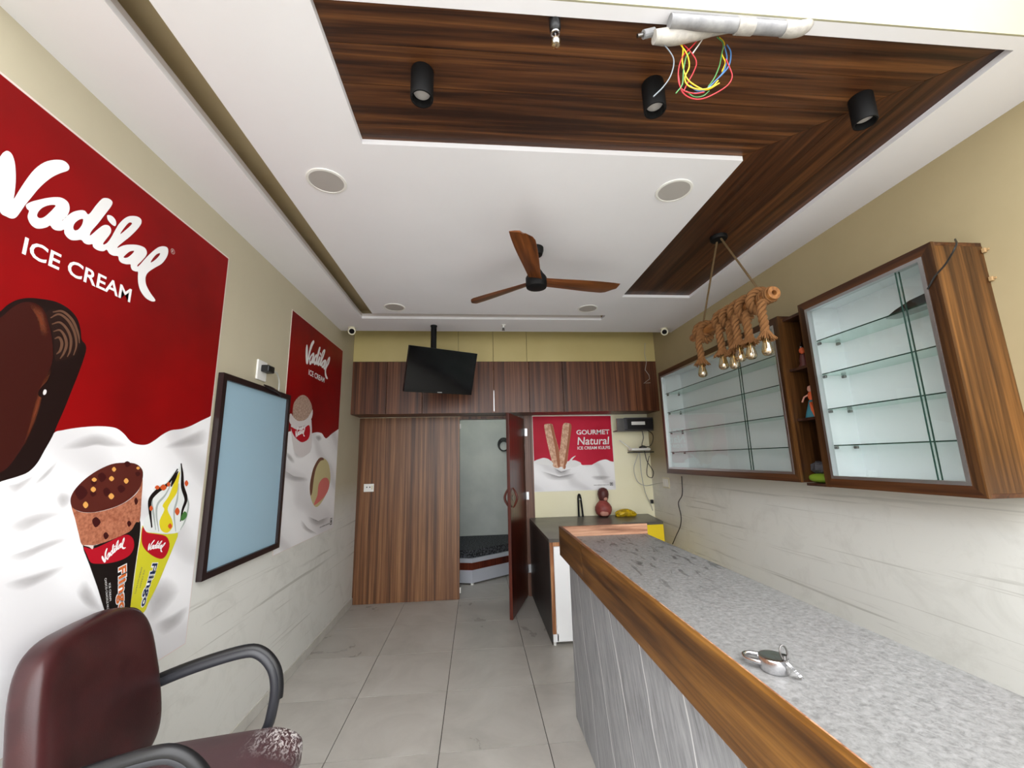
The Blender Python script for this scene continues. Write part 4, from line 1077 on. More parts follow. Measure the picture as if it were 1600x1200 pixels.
# CCTV domes
dm0 = None
for (x, y, lab, az) in ((-1.045, -0.27, 'small cream CCTV camera in the left rear ceiling corner', 0.3), (2.245, -0.30, 'small cream CCTV camera in the right rear ceiling corner', -0.45)):
    if dm0 is None:
        dm0 = thing('security_camera', lab, 'camera', (x, y, H), az, 'corner cameras')
        MB().lathe([(0.036, 0), (0.038, -0.006), (0.034, -0.018), (0.02, -0.022)], seg=24).build('base', 'cream_plastic', dm0, local=True, smooth=True)
        MB().cyl((0, 0.03, -0.028), (0, -0.045, -0.052), 0.037, seg=24).build('body', 'cream_plastic', dm0, local=True, smooth=True)
        MB().cyl((0, -0.040, -0.0505), (0, -0.052, -0.054), 0.027, 0.024, seg=24).build('lens', 'dark_lens', dm0, local=True, smooth=True)
    else:
        c = clone(dm0); c.location = (x, y, H); c.rotation_euler = (0, 0, az); c['label'] = lab
sk = thing('sprinkler_head', 'tiny metal sprinkler head on the ceiling right of the television pole', 'sprinkler', (0.495, -0.38, H))
MB().lathe([(0.022, 0), (0.022, -0.004), (0.009, -0.008), (0.009, -0.03)], seg=16).build('collar', 'white_plastic', sk, local=True, smooth=True)
MB().lathe([(0.012, -0.03), (0.012, -0.048), (0.016, -0.052), (0.016, -0.056)], seg=16).build('head', 'steel_dark', sk, local=True, smooth=True)

# television on a ceiling pole
tv = thing('television', 'black flat television hung from a ceiling pole in front of the loft cabinet', 'television', (-0.213, -0.346, H))
MB().cyl((-0.213, -0.346, H), (-0.213, -0.346, H - 0.012), 0.034, seg=24).build('ceiling_plate', 'black_metal', tv)
MB().cyl((-0.213, -0.346, H - 0.01), (-0.213, -0.346, 2.45), 0.029, seg=18).build('pole', 'black_metal', tv)
yw, pt_, rl = 0.607, 0.331, 0.04
rr = V(math.cos(yw), math.sin(yw), 0); nn = V(math.sin(yw), -math.cos(yw), 0)
uu = V(0, 0, 1) * math.cos(pt_) + nn * math.sin(pt_)
ra = rr * math.cos(rl) + uu * math.sin(rl); ua = uu * math.cos(rl) - rr * math.sin(rl)
na = ra.cross(ua)
c0 = V(-0.118, -0.40, 2.421)
TM = Matrix(((ra.x, ua.x, na.x, c0.x), (ra.y, ua.y, na.y, c0.y), (ra.z, ua.z, na.z, c0.z), (0, 0, 0, 1)))
WT, HTV = 0.751 / 2, 0.437 / 2
MB().box(-WT, WT, -HTV, HTV, -0.03, 0.0, 0.004, mat=TM).build('casing', 'black_plastic', tv)
bz = MB(); bw = 0.016
bz.box(-WT, WT, HTV - bw, HTV, 0, 0.004, mat=TM); bz.box(-WT, WT, -HTV, -HTV + bw * 1.4, 0, 0.004, mat=TM)
bz.box(-WT, -WT + bw, -HTV + bw * 1.4, HTV - bw, 0, 0.004, mat=TM); bz.box(WT - bw, WT, -HTV + bw * 1.4, HTV - bw, 0, 0.004, mat=TM)
bz.build('bezel', 'black_gloss', tv)
MB().box(-WT + bw, WT - bw, -HTV + bw * 1.4, HTV - bw, 0.0, 0.0015, mat=TM).build('screen', 'black_gloss', tv)
MB().box(-0.025, 0.025, -HTV + 0.006, -HTV + 0.015, 0.004, 0.0048, mat=TM).build('badge', 'aluminium', tv)
MB().box(-0.1, 0.1, -0.1, 0.1, -0.055, -0.03, 0.004, mat=TM).build('mount_plate', 'black_metal', tv)
MB().cyl((-0.213, -0.346, 2.5), tuple(TM @ V(0, 0, -0.05)), 0.018, seg=12).build('bracket', 'black_metal', tv)

# rope and bamboo pendant
PX_, PY0, PY1, PZ = 1.775, -1.656, -2.474, 2.385
pe = thing('rope_pendant', 'bamboo pole pendant wrapped in thick rope with six bare bulbs', 'pendant', (PX_, -2.08, Z1))
MB().lathe([(0.052, 0), (0.052, -0.018), (0.048, -0.024), (0.004, -0.026)], (PX_, -2.08, Z1), seg=28).build('ceiling_rose', 'black_metal', pe, smooth=True)
bb = MB()
prof = []
for k in range(25):
    t = k / 24; y_ = PY0 + (PY1 - PY0) * t
    r_ = 0.027 + 0.008 * t + (0.004 if k % 8 == 1 else 0)
    prof.append((r_, y_))
bb.lathe([(0.012, PY0)] + prof + [(prof[-1][0], PY1), (0.014, PY1), (0.013, PY1 + 0.03), (0.001, PY1 + 0.03)], (PX_, 0, PZ), 'y', 20)
bp_ = bb.build('bamboo_pole', 'bamboo', pe, smooth=True)
bc = MB()
for q in (0.0, 0.05):
    bc.tube([(PX_ + 0.038 * math.cos(t), PY1 + 0.012 + q + 0.03 * t / 12, PZ + 0.038 * math.sin(t)) for t in [k * 0.35 for k in range(36)]], 0.005, 6)
bc.build('end_wrap', 'rope_mat', pe, smooth=True)
for y_ in (-1.785, -2.385):
    MB().rope([(PX_, -2.08 + (0.02 if y_ > -2 else -0.02), Z1 - 0.02), (PX_, y_, PZ + 0.03)], 0.0065, 0.03).build('hanging_rope', 'rope_thin', pe, smooth=True)
drops = [(p[1], dx, p[2]) for p, dx in zip([(1.721, -1.823, 2.062), (1.721, -2.058, 2.062), (1.721, -2.132, 2.049), (1.721, -2.219, 2.071), (1.721, -2.285, 2.069), (1.721, -2.438, 2.052)], (0.0, 0.0, 0.02, 0.0, 0.02, 0.0))]
for k, (y_, dx, zb) in enumerate(drops):
    x_ = PX_ - 0.054 + dx
    zt = zb + 0.092
    # wrap once round the pole then drop
    path = [(PX_ + 0.054 * math.cos(a), y_ + 0.05 - 0.05 * (a + PI / 2) / (1.5 * PI), PZ + 0.054 * math.sin(a)) for a in [-PI / 2 + 1.5 * PI * q / 24 for q in range(25)]]
    sgn = -1
    if k == 5: path = [(p[0], p[1] + 0.05, p[2]) for p in path]
    path = [(2 * PX_ - p[0], p[1], p[2]) for p in path] + [(x_, y_, PZ - 0.05), (x_, y_, zt + 0.08), (x_, y_, zt + 0.03)]
    dr_ = MB().rope(smooth_path(path, 2), 0.0235, 0.085).build('drop_rope', 'rope_mat', pe, smooth=True)
    ts = MB()
    rnd = random.Random(k)
    for q in range(34):
        a = 2 * PI * q / 34 + rnd.uniform(-0.05, 0.05); sp = rnd.uniform(0.034, 0.052)
        ts.tube([(x_ + 0.014 * math.cos(a), y_ + 0.014 * math.sin(a), zt + 0.045), (x_ + 0.026 * math.cos(a), y_ + 0.026 * math.sin(a), zt + 0.025), (x_ + sp * math.cos(a), y_ + sp * math.sin(a), zt - rnd.uniform(0.0, 0.012))], 0.0038, 5)
    ts.build('tassel', 'rope_mat', dr_, smooth=True)
    bu = MB().lathe([(0.013, zt + 0.02), (0.016, zt), (0.020, zt - 0.025), (0.027, zt - 0.055), (0.029, zt - 0.068), (0.026, zt - 0.080), (0.016, zt - 0.089), (0.002, zt - 0.092)], (x_, y_, 0), seg=24).build('bulb', 'bulb_glass', pe, smooth=True)
    MB().lathe([(0.012, zt + 0.02), (0.013, zt - 0.004), (0.006, zt - 0.006), (0.004, zt - 0.05), (0.001, zt - 0.055)], (x_, y_, 0), seg=14).build('filament_stem', 'chrome', bu, smooth=True)
    MB().lathe([(0.0255, zt - 0.076), (0.0225, zt - 0.083), (0.0135, zt - 0.0885), (0.001, zt - 0.0905)], (x_, y_, 0), seg=20).build('mirror_tip', 'chrome', bu, smooth=True)
for y_ in (-1.86, -2.27):
    MB().rope([(PX_ + 0.05 * math.cos(a), y_ + 0.03 * (a / PI), PZ - 0.008 + 0.058 * math.sin(a)) for a in [2 * PI * q / 18 * 1.4 for q in range(19)]], 0.023, 0.085).build('rope_wrap', 'rope_mat', pe, smooth=True)

# bare bulb socket hanging from the timber
bs = thing('bulb_socket', 'bare bulb in a dangling black holder on the timber ceiling', 'light', (0.468, -3.318, Z1))
s_ = MB().lathe([(0.012, 0), (0.018, -0.01), (0.018, -0.05), (0.014, -0.055), (0.01, -0.06)], seg=18).build('holder', 'black_plastic', bs, local=True, smooth=True)
MB().tube([(0.012 * math.cos(t), 0.012 * math.sin(t), -0.068 + 0.0) for t in [2 * PI * q / 14 for q in range(14)]], 0.003, 6, closed=True).build('ring', 'chrome', bs, local=True, smooth=True)
MB().cyl((0, 0, -0.058), (0, 0, -0.092), 0.003, seg=8).build('stem', 'chrome', bs, local=True)
MB().lathe([(0.004, -0.085), (0.014, -0.092), (0.016, -0.102), (0.012, -0.112), (0.002, -0.116)], seg=20).build('bulb', 'bulb_glass', bs, local=True, smooth=True)

# conduits and loose wires under the header
YH = -3.362
cd = thing('electrical_conduit', 'taped grey conduits with loose coloured wires under the header', 'conduit', (1.0, YH, H))
pa = [(0.8227, -3.362, 2.898), (1.042, -3.362, 2.893), (1.241, -3.362, 2.915)]
MB().cyl((pa[0][0], YH, H - 0.022), (pa[2][0], YH, H - 0.018), 0.020, seg=20).build('pipe', 'conduit', cd, smooth=True)
MB().cyl((pa[1][0], YH, H - 0.022), (pa[1][0] + 0.055, YH, H - 0.021), 0.0225, seg=20).build('tape_band', 'tape', cd, smooth=True)
MB().tube(smooth_path([(pa[2][0] - 0.04, YH, H - 0.019), (pa[2][0], YH, H - 0.018), (pa[2][0] + 0.03, YH - 0.0, H - 0.006), (pa[2][0] + 0.045, YH, H + 0.01)], 4), 0.0225, 14).build('elbow', 'tape', cd, smooth=True)
MB().tube(smooth_path([(0.7843, -3.33, 2.867), (0.8336, -3.33, 2.873), (0.9105, -3.33, 2.892), (1.001, -3.33, 2.92), (1.102, -3.33, 2.939)], 5), [0.020, 0.021, 0.022, 0.023, 0.024, 0.025, 0.026, 0.026, 0.026, 0.025, 0.024, 0.024, 0.023, 0.022, 0.021, 0.020, 0.019, 0.018, 0.016, 0.014, 0.012], 14).build('wrapped_bundle', 'tape', cd, smooth=True)
sa, sb = V(*(0.7321, -3.325, 2.873)), V(*(0.7888, -3.325, 2.893))
MB().cyl(sa, sa.lerp(sb, 0.5), 0.006, seg=10).build('screw', 'steel_dark', cd)
MB().cyl(sa.lerp(sb, 0.35), sb, 0.013, seg=14).build('clamp', 'conduit', cd)
wires = (
 ('wire_yellow', 0.0032, -3.315, [(0.8389, -3.315, 2.966), (0.8698, -3.315, 2.882), (0.8967, -3.315, 2.83), (0.9001, -3.315, 2.781), (0.8804, -3.315, 2.736), (0.8902, -3.315, 2.707), (0.9271, -3.315, 2.696), (0.9669, -3.315, 2.708), (0.9915, -3.315, 2.734)]),
 ('wire_yellow', 0.0032, -3.312, [(0.8524, -3.312, 2.956), (0.8866, -3.312, 2.862), (0.8804, -3.312, 2.802), (0.8888, -3.312, 2.739), (0.9257, -3.312, 2.706), (0.955, -3.312, 2.701), (0.9969, -3.312, 2.728)]),
 ('wire_orange', 0.003, -3.318, [(0.8366, -3.318, 2.957), (0.8545, -3.318, 2.918), (0.8722, -3.318, 2.879), (0.8534, -3.318, 2.862), (0.8269, -3.318, 2.855)]),
 ('wire_red', 0.003, -3.310, [(0.8812, -3.31, 2.884), (0.912, -3.31, 2.847), (0.9296, -3.31, 2.808), (0.9165, -3.31, 2.768), (0.8902, -3.31, 2.722), (0.8741, -3.31, 2.69)]),
 ('wire_red', 0.003, -3.308, [(1.034, -3.308, 2.828), (1.043, -3.308, 2.794), (1.047, -3.308, 2.76), (1.025, -3.308, 2.724), (0.9729, -3.308, 2.687), (0.9279, -3.308, 2.667), (0.8901, -3.308, 2.672), (0.8675, -3.308, 2.699), (0.8644, -3.308, 2.752)]),
 ('wire_blue', 0.0035, -3.306, [(1.047, -3.306, 2.887), (1.056, -3.306, 2.858), (1.046, -3.306, 2.812), (1.025, -3.306, 2.78), (0.9895, -3.306, 2.743), (0.955, -3.306, 2.707), (0.9241, -3.306, 2.7), (0.9004, -3.306, 2.718)]),
 ('wire_blue', 0.0032, -3.304, [(1.039, -3.304, 2.884), (1.041, -3.304, 2.834), (1.022, -3.304, 2.782), (0.981, -3.304, 2.735), (0.9422, -3.304, 2.699), (0.9115, -3.304, 2.692)]),
 ('wire_green', 0.003, -3.302, [(1.018, -3.302, 2.921), (1.037, -3.302, 2.897), (1.024, -3.302, 2.845), (1.012, -3.302, 2.804), (0.9892, -3.302, 2.757), (0.9633, -3.302, 2.721)]),
 ('wire_green', 0.003, -3.314, [(0.8454, -3.314, 2.677), (0.87, -3.314, 2.712), (0.8798, -3.314, 2.766), (0.8936, -3.314, 2.816), (0.9088, -3.314, 2.837)]),
 ('wire_green', 0.003, -3.300, [(0.8893, -3.3, 2.704), (0.9128, -3.3, 2.684), (0.9434, -3.3, 2.688), (0.9674, -3.3, 2.709)]),
 ('wire_yellow', 0.003, -3.299, [(1.029, -3.299, 2.925), (1.044, -3.299, 2.901), (1.03, -3.299, 2.859), (1.037, -3.299, 2.824), (1.021, -3.299, 2.788)]),
 ('wire_white', 0.0035, -3.309, [(0.9987, -3.309, 2.946), (0.9676, -3.309, 2.908), (0.9463, -3.309, 2.876), (0.9204, -3.309, 2.839)]),
 ('wire_red', 0.003, -3.313, [(0.9464, -3.313, 2.896), (0.916, -3.313, 2.858), (0.8867, -3.313, 2.826), (0.8669, -3.313, 2.78), (0.8598, -3.313, 2.731), (0.8687, -3.313, 2.694), (0.9055, -3.313, 2.682), (0.9403, -3.313, 2.689)]),
 ('wire_grey', 0.0032, -3.320, [(0.7839, -3.32, 2.909), (0.8061, -3.32, 2.871), (0.8363, -3.32, 2.829), (0.8474, -3.32, 2.791), (0.8315, -3.32, 2.736), (0.8021, -3.32, 2.691), (0.7676, -3.32, 2.654)]),
)
for mt, r_, y_, pts in wires:
    MB().tube(smooth_path(pts, 5), r_ * 0.62, 6).build('wire', mt, cd, smooth=True)

# ------------------------------------------------------------------ display cabinets on the right wall
CX = 2.15
def display_cabinet(name, label, y0, y1, z0, z1, panes, near_side):
    """y0 near end (smaller), y1 far end"""
    c = thing(name, label, 'cabinet', (XR, (y0 + y1) / 2, z0), 0, 'wall display cabinets')
    T = 0.018; FW = 0.046
    MB().box(CX + 0.014, XR, y0, y1, z1 - T, z1, 0.001, 1).build('top_panel', 'cab_wood_y', c)
    MB().box(CX + 0.014, XR, y0, y1, z0, z0 + T, 0.001, 1).build('bottom_panel', 'cab_wood_y', c)
    MB().box(CX + 0.014, XR, y0, y0 + T, z0 + T, z1 - T).build('side_panel', 'cab_wood_z', c)
    MB().box(CX + 0.014, XR, y1 - T, y1, z0 + T, z1 - T).build('side_panel', 'cab_wood_z', c)
    MB().box(XR - 0.008, XR - 0.001, y0 + T, y1 - T, z0 + T, z1 - T).build('back_panel', 'white_laminate', c)
    li = MB()
    li.box(CX + 0.03, XR - 0.008, y0 + T, y0 + T + 0.004, z0 + T, z1 - T)
    li.box(CX + 0.03, XR - 0.008, y1 - T - 0.004, y1 - T, z0 + T, z1 - T)
    li.box(CX + 0.03, XR - 0.008, y0 + T, y1 - T, z0 + T, z0 + T + 0.004)
    li.box(CX + 0.03, XR - 0.008, y0 + T, y1 - T, z1 - T - 0.004, z1 - T)
    li.build('lining', 'white_laminate', c)
    # mitred face frame
    fr_ = [[(y0, z0), (y1, z0), (y1 - FW, z0 + FW), (y0 + FW, z0 + FW)], [(y1, z0), (y1, z1), (y1 - FW, z1 - FW), (y1 - FW, z0 + FW)],
           [(y1, z1), (y0, z1), (y0 + FW, z1 - FW), (y1 - FW, z1 - FW)], [(y0, z1), (y0, z0), (y0 + FW, z0 + FW), (y0 + FW, z1 - FW)]]
    for i, pl in enumerate(fr_):
        MB().prism(pl, CX, CX + 0.014, YZX).build('face_frame', 'cab_wood_y' if i % 2 == 0 else 'cab_wood_z', c)
    a = MB(); AW = 0.016
    ya, yb_, za, zb = y0 + FW, y1 - FW, z0 + FW, z1 - FW
    a.box(CX - 0.002, CX + 0.03, ya, yb_, za, za + AW); a.box(CX - 0.002, CX + 0.03, ya, yb_, zb - AW, zb)
    a.box(CX - 0.002, CX + 0.03, ya, ya + AW, za + AW, zb - AW); a.box(CX - 0.002, CX + 0.03, yb_ - AW, yb_, za + AW, zb - AW)
    a.build('track', 'aluminium', c)
    for i, (pa_, pb_) in enumerate(panes):
        xx = CX + 0.006 + 0.010 * (i % 2)
        g = MB().box(xx, xx + 0.004, pa_, pb_, za + AW * 0.5, zb - AW * 0.5).build('glass_pane', 'pane_glass', c)
        e = MB()
        for ye in (pa_, pb_):
            e.box(xx - 0.0004, xx + 0.0044, ye - 0.0018, ye + 0.0018, za + AW, zb - AW)
        e.build('pane_edge', 'glass_edge', g)
    for zz in (1.587, 1.790, 1.992, 2.190):
        s = MB().box(CX + 0.046, XR - 0.010, y0 + T + 0.006, y1 - T - 0.006, zz, zz + 0.005).build('shelf', 'shelf_glass', c)
        MB().box(CX + 0.0445, CX + 0.0462, y0 + T + 0.006, y1 - T - 0.006, zz, zz + 0.006).build('shelf_edge', 'glass_edge', s)
        for ye in [y1 - T - 0.016, y0 + T + 0.016] :
            for xx in (CX + 0.07, XR - 0.05):
                MB().box(xx - 0.006, xx + 0.006, ye - 0.012, ye + 0.012, zz - 0.016, zz - 0.001, 0.002, 1).build('shelf_clip', 'steel_dark', s)
    return c
ca = display_cabinet('display_cabinet', 'wide glass fronted wall cabinet at the far end of the right wall', -2.015, -0.262, 1.380, 2.425,
                     ((-1.968, -1.562), (-1.574, -0.31)), False)
cb = display_cabinet('display_cabinet', 'glass fronted wall cabinet nearest the entrance with wooden end panel', -2.920, -2.185, 1.366, 2.430,
                     ((-2.872, -2.752), (-2.760, -2.234)), True)
# open niche between the cabinets
nc = thing('niche_shelf', 'narrow open dark wood shelf between the two glass cabinets', 'shelf', (XR, -2.1, 1.36))
MB().box(XR - 0.012, XR - 0.001, -2.183, -2.017, 1.362, 2.40).build('back_panel', 'cab_wood_dark', nc)
for zz in (1.362, 1.745, 2.055, 2.385):
    MB().box(CX + 0.03, XR - 0.012, -2.183, -2.017, zz, zz + 0.016).build('shelf', 'cab_wood_dark', nc)
# things kept in the niche
d1 = thing('doll_figurine', 'small doll in teal and orange cloth in the dark niche', 'figurine', (2.25, -2.07, 1.761), 0, 'niche trinkets')
MB().lathe([(0.045, 0), (0.046, 0.004), (0.030, 0.06), (0.016, 0.105), (0.012, 0.11)], seg=20).build('skirt', 'teal_cloth', d1, local=True, smooth=True)
MB().prism([(-0.05, 0.0), (-0.02, 0.0), (-0.012, 0.09), (-0.02, 0.095)], -0.03, 0.03, Matrix(((0, 0, 1, -0.0), (1, 0, 0, 0.0), (0, 1, 0, 0), (0, 0, 0, 1)))).build('sash', 'orange_cloth', d1, local=True)
MB().lathe([(0.012, 0.105), (0.018, 0.13), (0.014, 0.155), (0.008, 0.16)], seg=16).build('torso', 'orange_cloth', d1, local=True, smooth=True)
MB().lathe([(0.003, 0.155), (0.014, 0.165), (0.016, 0.178), (0.012, 0.192), (0.002, 0.198)], seg=16).build('head', 'clay_pale', d1, local=True, smooth=True)
MB().tube([(0, 0.015, 0.145), (-0.02, 0.032, 0.13), (-0.03, 0.040, 0.10)], 0.005, 8).build('arm', 'clay_pale', d1, local=True, smooth=True)
d2 = thing('idol_figurine', 'tiny shiny seated figurine on the upper niche shelf', 'figurine', (2.24, -2.065, 2.071), 0, 'niche trinkets')
MB().lathe([(0.028, 0), (0.030, 0.01), (0.020, 0.03), (0.022, 0.05), (0.014, 0.085), (0.006, 0.09)], seg=18).build('body', 'clay_dark', d2, local=True, smooth=True)
MB().lathe([(0.004, 0.088), (0.015, 0.1), (0.016, 0.115), (0.008, 0.13), (0.002, 0.145)], seg=16).build('head', 'orange_cloth', d2, local=True, smooth=True)
MB().lathe([(0.012, 0.128), (0.017, 0.134), (0.006, 0.15), (0.001, 0.165)], seg=14).build('crown', 'chrome', d2, local=True, smooth=True)
d3 = thing('snack_packet', 'green packet lying on the bottom of the niche', 'packet', (2.24, -2.08, 1.378), 0, 'niche trinkets')
MB().sq((0, 0, 0.028), 0.05, 0.075, 0.028, 0.8, 0.5, 'z', 24, 10).build('pouch', 'green_pack', d3, local=True, smooth=True)
for s_ in (-1, 1):
    MB().box(-0.04, 0.04, s_ * 0.07 - 0.008, s_ * 0.07 + 0.008, 0.026, 0.03).build('seal', 'green_pack', d3, local=True)
d4 = thing('crumpled_bag', 'crumpled silver and black bag on the green packet', 'packet', (2.24, -2.08, 1.433), 0, 'niche trinkets')
rn = random.Random(5)
def crump(p): return p * (1 + rn.uniform(-0.16, 0.16))
MB().sq((0, 0, 0.035), 0.045, 0.06, 0.036, 0.9, 0.9, 'z', 14, 8, fn=crump).build('bag', 'grey_plastic', d4, local=True)
MB().box(-0.03, -0.026, -0.03, 0.05, 0.03, 0.036, 0.001, mat=Matrix.Rotation(0.5, 4, 'X')).build('fold', 'chrome', d4, local=True)
d5 = thing('small_parcel', 'small dark reddish wrapped parcel above the crumpled bag', 'packet', (2.30, -2.10, 1.507), 0, 'niche trinkets')
MB().sq((0, 0, 0.04), 0.03, 0.04, 0.04, 0.6, 0.6, 'z', 20, 10).build('wrap', 'clay_dark', d5, local=True, smooth=True)
MB().tube([(-0.031, -0.03, 0.04), (-0.031, 0.03, 0.045)], 0.004, 6).build('string', 'chrome', d5, local=True, smooth=True)

# black blade shaped object with a lead inside the near cabinet
bl = thing('black_blade', 'long tapered black blade lying on the top glass shelf', 'tool', (2.27, -2.72, 2.196))
MB().prism([(-0.08, 0.0), (-0.08, 0.058), (0.0, 0.050), (0.07, 0.030), (0.115, 0.010), (0.122, 0.002), (0.10, 0.0)], -0.03, 0.03, YZX).build('blade', 'black_plastic', bl, local=True)
MB().box(-0.032, 0.032, -0.13, -0.078, 0.0, 0.060, 0.006).build('head', 'black_metal', bl, local=True)
ld = MB().tube(smooth_path([(2.145, -2.875, 2.233), (2.145, -2.897, 2.258), (2.145, -2.916, 2.278), (2.145, -2.959, 2.308), (2.145, -3.006, 2.362)] + [(2.25, -2.935, 2.435)], 5), 0.0035, 6)
ld = ld.build('power_lead', 'wire_black', loc=(2.145, -2.9, 2.3), smooth=True)
tag(ld, 'thin black lead draped over the end of the near glass cabinet', 'cable')
# wall brackets of the near cabinet
for zz in (2.39, 2.26):
    b_ = MB().box(XR - 0.012, XR, -2.935, -2.922, zz - 0.010, zz + 0.010, 0.002).box(XR - 0.006, XR - 0.001, -2.944, -2.934, zz - 0.004, zz + 0.004)
    tag(b_.build('wall_bracket', 'bamboo_end', loc=(XR, -2.94, zz)), 'tiny cream wall bracket %s beside the near cabinet end' % ('at the top' if zz > 2.3 else 'lower down'), 'bracket', 'cabinet brackets')

# ------------------------------------------------------------------ service counter
sc_ = thing('service_counter', 'long grey stone front counter with brown timber edge', 'counter', (1.05, -2.8, 0))
CN = -4.15
MB().box(0.808, 1.318, CN, -1.59, 0.001, 0.985, 0.002, 1).build('base', 'counter_stone', sc_)
MB().box(0.772, 1.335, CN, -1.604, 1.02, 1.05, 0.002, 1).build('top', 'counter_top', sc_)
jy = -2.165
for (ya, yb_) in ((CN, jy), (jy, -1.580)):
    MB().box(0.750, 0.768, ya + 0.0006, yb_ - 0.0006, 0.935, 1.114, 0.0012, 1).build('edge_board', 'trim_wood_y', sc_)
MB().box(0.7665, 0.7745, CN, -1.60, 1.02, 1.1115, 0.001, 1).build('ply_lip', 'trim_wood_x', sc_)
MB().box(0.7685, 1.345, -1.602, -1.582, 0.935, 1.113, 0.0012, 1).build('end_board', 'trim_wood_x', sc_)
MB().box(0.768, 0.81, CN, -1.60, 0.935, 0.95).build('soffit', 'trim_wood_y', sc_)

# padlock with keys
lk = V(*(0.9145, -3.339, 1.05))
pk = thing('padlock', 'round steel padlock lying on the grey counter', 'padlock', tuple(lk), math.radians(40))
MB().lathe([(0.030, 0.0), (0.0375, 0.001), (0.040, 0.005), (0.040, 0.030), (0.038, 0.034), (0.030, 0.0355), (0.012, 0.034), (0.001, 0.0335)], seg=40).build('body', 'chrome', pk, local=True, smooth=True)
sp_ = [(-0.012, 0.022, 0.018), (-0.04, 0.027, 0.018), (-0.066, 0.022, 0.017), (-0.082, 0.0, 0.016), (-0.070, -0.022, 0.016), (-0.045, -0.028, 0.017)]
MB().tube(smooth_path([(-x_, y_, z_) for x_, y_, z_ in [(p[0], p[1], p[2]) for p in sp_]], 6), 0.0062, 12).build('shackle', 'chrome', pk, local=True, smooth=True)
pk.rotation_euler = (0, 0, math.radians(128)); pk.scale = (0.82, 0.82, 0.9)
kk = MB()
k0 = V(*(0.9177, -3.373, 1.085)); k1 = V(*(0.9096, -3.372, 1.12))
ky = thing('key_ring', 'pair of steel keys stuck in the padlock on the counter', 'keys', (k0.x, k0.y, 1.083))
MB().tube([k0 + V(0.009 * math.cos(t), 0.002 * math.sin(t), 0.016 + 0.015 * math.sin(t)) for t in [2 * PI * q / 24 for q in range(24)]], 0.0022, 8, closed=True).build('ring', 'steel_dark', ky, smooth=True)
e0 = V(*(0.9193, -3.381, 1.078)); e1 = V(*(0.9433, -3.385, 1.052))
dv = (e1 - e0).normalized(); sd = dv.cross(V(0, 0, 1)).normalized()
def keymat(o): 
    nz = sd.cross(dv)
    return Matrix(((dv.x, sd.x, nz.x, o.x), (dv.y, sd.y, nz.y, o.y), (dv.z, sd.z, nz.z, o.z), (0, 0, 0, 1)))
L_ = (e1 - e0).length
for sh in (0.0, 0.004):
    KM = keymat(e0 + V(0, 0, sh) + sd * sh * 1.5)
    kb = MB()
    kb.prism([(0.013 * math.cos(t) - 0.0, 0.013 * math.sin(t)) for t in [2 * PI * q / 20 for q in range(20)]], -0.001, 0.001, KM)
    kb.prism([(0.010, -0.004), (L_, -0.004), (L_ + 0.004, 0.0), (L_, 0.002), (L_ * 0.85, 0.004), (L_ * 0.75, 0.002), (L_ * 0.65, 0.004), (L_ * 0.5, 0.003), (L_ * 0.4, 0.005), (0.010, 0.004)], -0.001, 0.001, KM)
    kb.build('key', 'chrome', ky)
MB().cyl(k0 + V(0, 0, -0.001), k0 + V(0, 0, 0.012), 0.006, seg=12).build('key_stub', 'steel_dark', ky)

# ------------------------------------------------------------------ back counter with freezer
bc_ = thing('back_counter', 'low dark laminate counter against the back wall under the kulfi poster', 'counter', (1.5, 0.1, 0))
ZT = 0.862
top = [(0.835, YB - 0.001), (2.30, YB - 0.001), (2.21, 0.06), (1.75, 0.06), (1.75, -0.655), (0.835, -0.655)]
MB().prism(top, ZT - 0.03, ZT).build('worktop', 'dark_top', bc_)
MB().box(0.835, 0.842, -0.655, YB - 0.001, 0.02, ZT - 0.03).build('side_panel', 'dark_laminate', bc_)
MB().box(0.842, 0.872, -0.655, YB - 0.02, 0.10, ZT - 0.03).build('ply_side', 'ply_edge', bc_)
MB().box(0.872, 1.75, -0.655, -0.635, ZT - 0.062, ZT - 0.03).build('ply_front_rail', 'ply_edge', bc_)
MB().box(1.80, 2.21, 0.062, 0.082, 0.02, ZT - 0.031).build('yellow_front', 'yellow', bc_)
MB().box(2.195, 2.21, 0.082, YB - 0.02, 0.02, ZT - 0.031).build('yellow_side', 'yellow', bc_)
fz = thing('chest_freezer', 'white chest freezer pushed under the dark back counter', 'freezer', (1.3, 0.0, 0))
MB().box(0.876, 1.70, -0.640, 0.45, 0.03, ZT - 0.064, 0.008).build('cabinet', 'freezer_white', fz)
MB().box(0.846, 0.90, -0.640, -0.3, 0.03, 0.097, 0.006).build('plinth', 'freezer_white', fz)
for xx in (0.865, 1.66):
    MB().cyl((xx, -0.61, 0), (xx, -0.61, 0.03), 0.013, seg=12).build('foot', 'white_plastic', fz)

# things on the back counter
tg = thing('tongs', 'slim dark metal tongs standing against the back wall', 'tongs', (1.445, 0.60, ZT))
MB().tube(smooth_path([(1.425, 0.615, ZT), (1.43, 0.63, ZT + 0.12), (1.437, 0.648, ZT + 0.225), (1.45, 0.655, ZT + 0.255), (1.463, 0.648, ZT + 0.225), (1.47, 0.63, ZT + 0.12), (1.475, 0.615, ZT)], 5), 0.011, 10).build('arms', 'black_metal', tg, smooth=True)
MB().cyl((1.437, 0.640, ZT + 0.2), (1.463, 0.640, ZT + 0.2), 0.006, seg=10).build('pin', 'chrome', tg)
gd = thing('clay_gourd', 'reddish two lobed clay ornament leaning on the back wall', 'ornament', (1.72, 0.58, ZT))
MB().lathe([(0.002, 0), (0.05, 0.004), (0.085, 0.03), (0.10, 0.075), (0.098, 0.11), (0.075, 0.15), (0.048, 0.175), (0.045, 0.185)], (1.715, 0.565, ZT), seg=28).build('lower_lobe', 'clay_red', gd, smooth=True)
